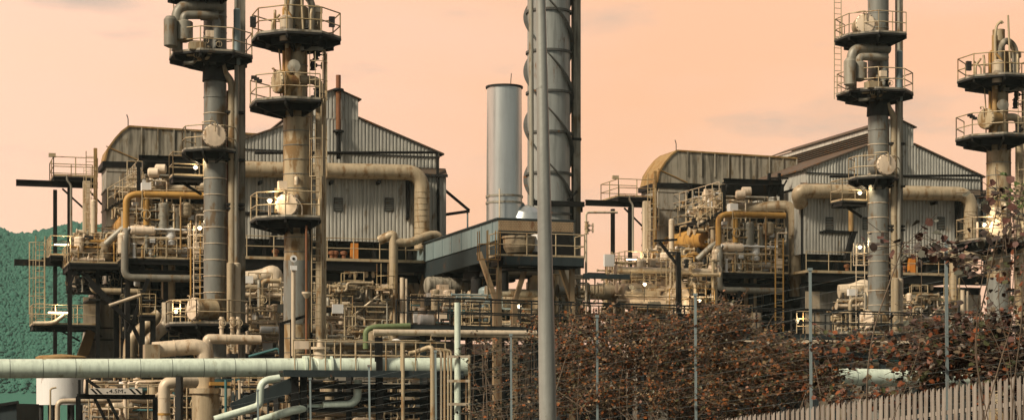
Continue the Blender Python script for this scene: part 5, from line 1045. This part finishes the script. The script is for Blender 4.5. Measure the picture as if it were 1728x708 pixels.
for px, py in ((475, 546), (494, 540)): part(t, 'post', MB().beam(P(px, 615, -9), P(px, py, -9), .2, .2), 'dark')
t = thing('valve_stand', 'small pale valve stand beside the low platform of the left column', 'valve stand', P(374, 560, -2))
for px in (374, 392, 402): part(t, 'pipe', MB().pipe([P(px, 572, -2), P(px, 534, -2)], .1, n=10), 'insul_pale'); valve(t, P(px, 545, -2), .12, 'insul_pale', axis=(0, 0, 1), up=(0, -1, 0))
t = thing('corner_shed', 'dark gabled shed corner at the bottom left', 'shed', PW(10, 707, 84), world=True)
a = PW(28, 680, 84); part(t, 'wall', MB().prism([(a.x-8, 84, 0), (a.x, 84, 0), (a.x, 84, a.z), (a.x-8, 84, a.z-1.2)], (0, 4, 0)), 'blue_dark'); part(t, 'roof', MB().beam((a.x-8, 83.9, a.z-1.15), (a.x+.1, 83.9, a.z+.06), .2, .12), 'dark')

# ------------------------------------------------------------------ street lamp pole, close to the camera
t = thing('lamp_pole', 'tall tapered grey street lamp pole close to the camera', 'lamp pole', (PW(926, 0, 25).x, 25, ground_z(PW(926, 0, 25).x, 25)), world=True)
b0 = Vector((PW(926, 0, 25).x, 25, ground_z(PW(926, 0, 25).x, 25))); t0 = PW(911.5, -60, 25)
part(t, 'shaft', MB().lathe(b0, t0-b0, [(0, .115), (1.2, .112), ((t0-b0).length, .058)], 12), 'pole')
part(t, 'base_collar', MB().lathe(b0, (0, 0, 1), [(0, .2), (.04, .2), (.04, .14), (.5, .13)], 14), 'pole'); part(t, 'seam', MB().lathe(PW(914.5, 150, 25), t0-b0, [(0, .075), (.03, .075)], 12), 'pole')
# ------------------------------------------------------------------ wire fence and palisade
t = thing('wire_fence', 'tall wire strand fence on galvanised posts overgrown by creeper', 'fence', (*FN(0).xy, 0), world=True)
for n in range(-1, 9):
    p = FN(n); z = fence_top(n); lean = Vector((.02*R.uniform(-1, 1)-.03, 0, 0))
    part(t, 'post', MB().beam(Vector((p.x, p.y, z-3.6)), Vector((p.x, p.y, z))+lean, .042, .042), 'galv')
    part(t, 'post_cap', MB().box(p.x+lean.x-.035, p.x+lean.x+.035, p.y-.035, p.y+.035, z-.02, z+.025), 'galv')
for k in range(18):
    b = MB()
    for n in range(-2, 9):
        a_, c_ = FN(n), FN(n+1); off = .25+k*.165
        b.tube((a_.x, a_.y-.035, fence_top(n)-off), (c_.x, c_.y-.035, fence_top(n+1)-off), .0014, 4)
    part(t, 'wire', b, 'galv')
t = thing('palisade_fence', 'pinkish grey steel paling fence with forked tops at lower right', 'fence', (*FN(0).xy, 0), world=True)
fo_ = Vector((-fdir.y, fdir.x, 0)); fo_ = fo_ if fo_.y < 0 else -fo_
def ptop(n): return 2.09-.273*(n+.49)
pm = MB(); w = .036
prof = [(-w, 0), (-w*.55, -.018), (-w*.2, -.018), (0, -.004), (w*.2, -.018), (w*.55, -.018), (w, 0)]
tops = [.015, .0, -.028, -.06, -.028, .0, .015]
vs = [(x, y, -2.2) for x, y in prof]+[(x, y, h) for (x, y), h in zip(prof, tops)]+[(x, y+.004, -2.2) for x, y in prof]+[(x, y+.004, h) for (x, y), h in zip(prof, tops)]
m7 = 7; fs = [(i, i+1, m7+i+1, m7+i) for i in range(6)]+[(14+i+1, 14+i, 21+i, 21+i+1) for i in range(6)]+[(7+i, 7+i+1, 21+i+1, 21+i) for i in range(6)]+[(0, 7, 21, 14), (6, 20, 27, 13)]
pm.add(vs, fs); pme = mesh('paling', pm, 'paling', (0, 0, 0)); ang = math.atan2(fdir.y, fdir.x)+math.pi
n = -1.7; k = 0
while n < 3.4:
    p = FN(0)+fdir*FL*n+fo_*.45
    o = bpy.data.objects.new('paling', pme); C.objects.link(o); o.parent = t.o; o.location = Vector((p.x, p.y, ptop(n)+R.uniform(-.012, .012)))-t.base
    o.rotation_euler = (R.uniform(-.01, .01), R.uniform(-.012, .012), ang); n += .118/FL*1.0; k += 1
for dz in (.35, 1.7):
    b = MB(); nn = [-1.7+.5*i for i in range(11)]
    for a_, c_ in zip(nn, nn[1:]):
        pa, pc = FN(0)+fdir*FL*a_+fo_*.41, FN(0)+fdir*FL*c_+fo_*.41; pa.z = ptop(a_)-dz; pc.z = ptop(c_)-dz; b.beam(pa, pc, .04, .06)
    part(t, 'rail', b, 'paling')
for n in (-1.5, -.6, .3, 1.2, 2.1, 3.0): p = FN(0)+fdir*FL*n+fo_*.36; part(t, 'post', MB().ibeam((p.x, p.y, ptop(n)-2.6), (p.x, p.y, ptop(n)-.1), .09, .09, .01), 'paling')

# ------------------------------------------------------------------ climbing plants
def leaf(mb, p, s, rng, narrow=False, drop=.3):
    a = rng.uniform(0, 2*math.pi); el = rng.gauss(-drop, .5); d = Vector((math.cos(a)*math.cos(el), math.sin(a)*math.cos(el), math.sin(el)))
    nrm = Vector((rng.gauss(-.15, .45), rng.gauss(-.5, .4), rng.gauss(.8, .35))); side = d.cross(nrm)
    if side.length < 1e-3: return
    side.normalize(); up = side.cross(d); w = s*(.18 if narrow else rng.uniform(.36, .5)); cup = s*rng.uniform(-.12, .2)
    mb.add([p, p+d*s*.35+side*w+up*cup, p+d*s*.75+side*w*.75+up*cup, p+d*s, p+d*s*.75-side*w*.75+up*cup, p+d*s*.35-side*w+up*cup, p+d*s*.5], [(0, 1, 6), (1, 2, 6), (2, 3, 6), (3, 4, 6), (4, 5, 6), (5, 0, 6)])
def shrub(name, label, cat, mats, blobs, nleaf, size, seed, base, stems=14, drop=.3, clump=9, group=None):
    """blobs: (x, y, z, rx, ry, rz, weight) volumes filled with leafy sprays on woody stems from the base"""
    rng = random.Random(seed); t = thing(name, label, cat, base, group, world=True); lm = [MB() for _ in mats]; sm = MB(); ws = [b[6] for b in blobs]; base = Vector(base)
    for i in range(stems):
        b = rng.choices(blobs, ws)[0]; q = Vector((b[0]+rng.uniform(-.8, .8)*b[3], b[1]+rng.uniform(-.8, .8)*b[4], b[2]+rng.uniform(-.3, .9)*b[5]))
        s0 = Vector((q.x+rng.uniform(-1, 1)*.6, base.y+rng.uniform(-.3, .3), ground_z(q.x, base.y)-.05)) if rng.random() < .55 else Vector((base.x+rng.uniform(-.5, .5), base.y, base.z))
        m = (s0+q)/2+Vector((rng.uniform(-.3, .3), rng.uniform(-.2, .2), rng.uniform(-.1, .3))); sm.pipe([s0, s0.lerp(m, .6)+Vector((rng.uniform(-.1, .1), 0, 0)), m, q], rng.uniform(.004, .010), n=5, bend=.5)
    made = 0
    while made < nleaf:
        b = rng.choices(blobs, ws)[0]
        while True:
            x, y, z = (rng.uniform(-1, 1) for _ in range(3))
            if x*x+y*y+z*z < 1: break
        c = Vector((b[0]+x*b[3], b[1]+y*b[4], b[2]+z*b[5])); d = Vector((rng.gauss(0, 1), rng.gauss(0, .6), rng.gauss(.1, .35))).normalized(); L = size*rng.uniform(4, 9)
        sm.tube(c-d*L*.3, c+d*L, .0045, 3); k = rng.randint(clump//2, clump); mi = rng.choices(range(len(mats)), [m[1] for m in mats])[0]
        for j in range(k):
            p = c+d*L*(j/k)+Vector((rng.gauss(0, 1), rng.gauss(0, 1), rng.gauss(0, 1)))*size*.42
            leaf(lm[mi], p, size*rng.uniform(.5, 1.4), rng, drop=drop); made += 1
    for m, mb in zip(mats, lm):
        if mb.v: part(t, 'foliage', mb, m[0], kind='stuff')
    part(t, 'stems', sm, 'bark'); return t
def blob(px, py, rpx, rpy, Y, ry=.5, w=1): c = PW(px, py, Y); s = Y/F; return (c.x, c.y, c.z, rpx*s, ry, rpy*s, w)
fy = lambda px: 2.54*(30360/(px+1160))+.45        # depth just behind the wire fence at a photo column
bl = [blob(px, py, rx, ry, fy(px)+dy, .6, w) for px, py, rx, ry, dy, w in (
    (985, 600, 52, 50, .3, 1.0), (1062, 588, 55, 42, .3, 1.0), (1140, 590, 55, 48, .3, 1.0), (1222, 556, 38, 36, .4, .8), (1230, 612, 60, 38, .3, .9), (1312, 610, 55, 32, .3, .7), (955, 662, 50, 45, .3, .8), (1045, 662, 70, 45, .3, 1.0),
    (1150, 668, 70, 45, .3, 1.0), (1255, 668, 70, 42, .3, 1.0), (1338, 645, 45, 34, .3, .6), (1075, 545, 32, 14, .4, .25), (1010, 545, 26, 20, .4, .3), (945, 580, 22, 36, .4, .35), (905, 552, 14, 22, .5, .12), (1200, 522, 18, 12, .5, .12),
    (1240, 524, 14, 16, .5, .10), (1150, 545, 28, 12, .5, .15), (1112, 552, 16, 16, .5, .1), (1300, 572, 26, 12, .4, .15), (1345, 590, 18, 16, .4, .12), (1395, 640, 30, 26, .3, .3), (975, 548, 14, 18, .5, .1))]
shrub('creeper', 'broad dark brown creeper hiding the wire fence right of the lamp pole', 'creeper', [('leaf_vine', 1), ('leaf_red', .25)], bl, 21000, .056, 5, (*PW(1100, 708, fy(1100)+.3).xy, ground_z(*PW(1100, 708, fy(1100)+.3).xy)), stems=34)
bl = [blob(px, py, rx, ry, fy(px)+dy, .35, w) for px, py, rx, ry, dy, w in ((1395, 588, 40, 20, .2, .6), (1368, 640, 28, 30, .2, .6), (1440, 583, 45, 12, .2, .4), (1535, 596, 50, 18, .2, .6), (1570, 645, 25, 20, .1, .4), (1480, 672, 90, 9, .1, .6))]
shrub('red_creeper', 'thin rusty red creeper trailing between the two right fence posts', 'creeper', [('leaf_red', 1), ('leaf_vine', .5)], bl, 1500, .085, 6, (*PW(1480, 708, fy(1480)+.3).xy, ground_z(*PW(1480, 708, fy(1480)+.3).xy)), stems=14)
bl = [blob(px, py, rx, ry, fy(px)+dy, .4, w) for px, py, rx, ry, dy, w in ((1640, 600, 60, 40, .2, 1.1), (1690, 575, 45, 50, .2, 1.2), (1720, 620, 50, 50, .2, 1), (1600, 565, 40, 30, .3, .5), (1715, 510, 18, 25, .3, .10), (1670, 455, 40, 8, .3, .10), (1722, 450, 14, 18, .3, .06), (1580, 620, 40, 30, .2, .6))]
shrub('red_leaf_shrub', 'tall red-brown leafy shrub filling the right edge behind the palings', 'shrub', [('leaf_red', 1), ('leaf_dark', .4)], bl, 3300, .095, 8, (*PW(1690, 708, fy(1690)+.3).xy, ground_z(*PW(1690, 708, fy(1690)+.3).xy)), stems=14)
bl = [blob(px, py, rx, ry, 24.0, .2, w) for px, py, rx, ry, w in ((1535, 412, 22, 9, .5), (1575, 420, 30, 14, .8), (1615, 430, 18, 12, .4), (1690, 335, 28, 14, .6), (1715, 360, 22, 25, .7), (1705, 395, 28, 18, .8), (1725, 320, 20, 12, .3))]
shrub('dark_branch', 'dark large-leaved branch reaching in from the right edge', 'branch', [('leaf_dark', 1)], bl, 230, .105, 9, (*PW(1790, 708, 24).xy, ground_z(*PW(1790, 708, 24).xy)), stems=9, clump=7)
shrub('green_sprig', 'small fresh green leafy twig at the right picture edge', 'branch', [('leaf_green', 1)], [blob(1724, 330, 9, 25, 30, .15, 1)], 90, .08, 10, (*PW(1780, 708, 30).xy, ground_z(*PW(1780, 708, 30).xy)), stems=5)
bl = [blob(px, py, rx, ry, fy(px)+.5, .6, w) for px, py, rx, ry, w in ((838, 598, 42, 8, .6), (812, 578, 22, 8, .35), (850, 630, 42, 9, .6), (822, 655, 32, 8, .4), (845, 690, 40, 12, .7), (815, 700, 22, 14, .4), (885, 585, 22, 20, .5), (888, 640, 24, 30, .6), (893, 688, 20, 22, .5), (800, 618, 18, 5, .2))]
shrub('dark_conifer', 'dark needled shrub with layered sprays left of the lamp pole', 'shrub', [('needle', 1), ('leaf_vine', .45)], bl, 1500, .060, 12, (*PW(860, 708, fy(860)+.5).xy, ground_z(*PW(860, 708, fy(860)+.5).xy)), stems=24, drop=.0)

# ------------------------------------------------------------------ thin haze over the whole place
hz = MB().box(-420, 420, -80, 1150, -4, 130)
hm_ = bpy.data.materials.new('haze'); hm_.use_nodes = True; n_ = hm_.node_tree.nodes; n_.remove(n_['Principled BSDF'])
pv_ = n_.new('ShaderNodeVolumePrincipled'); pv_.inputs['Color'].default_value = (.72, .93, .88, 1); pv_.inputs['Density'].default_value = .00013; pv_.inputs['Anisotropy'].default_value = 0
hm_.node_tree.links.new(pv_.outputs[0], n_['Material Output'].inputs['Volume']); MATS['haze'] = hm_
HAZE = True
if HAZE: solid('haze', None, None, hz, 'haze', (0, 0, 0), world=True, kind='stuff')
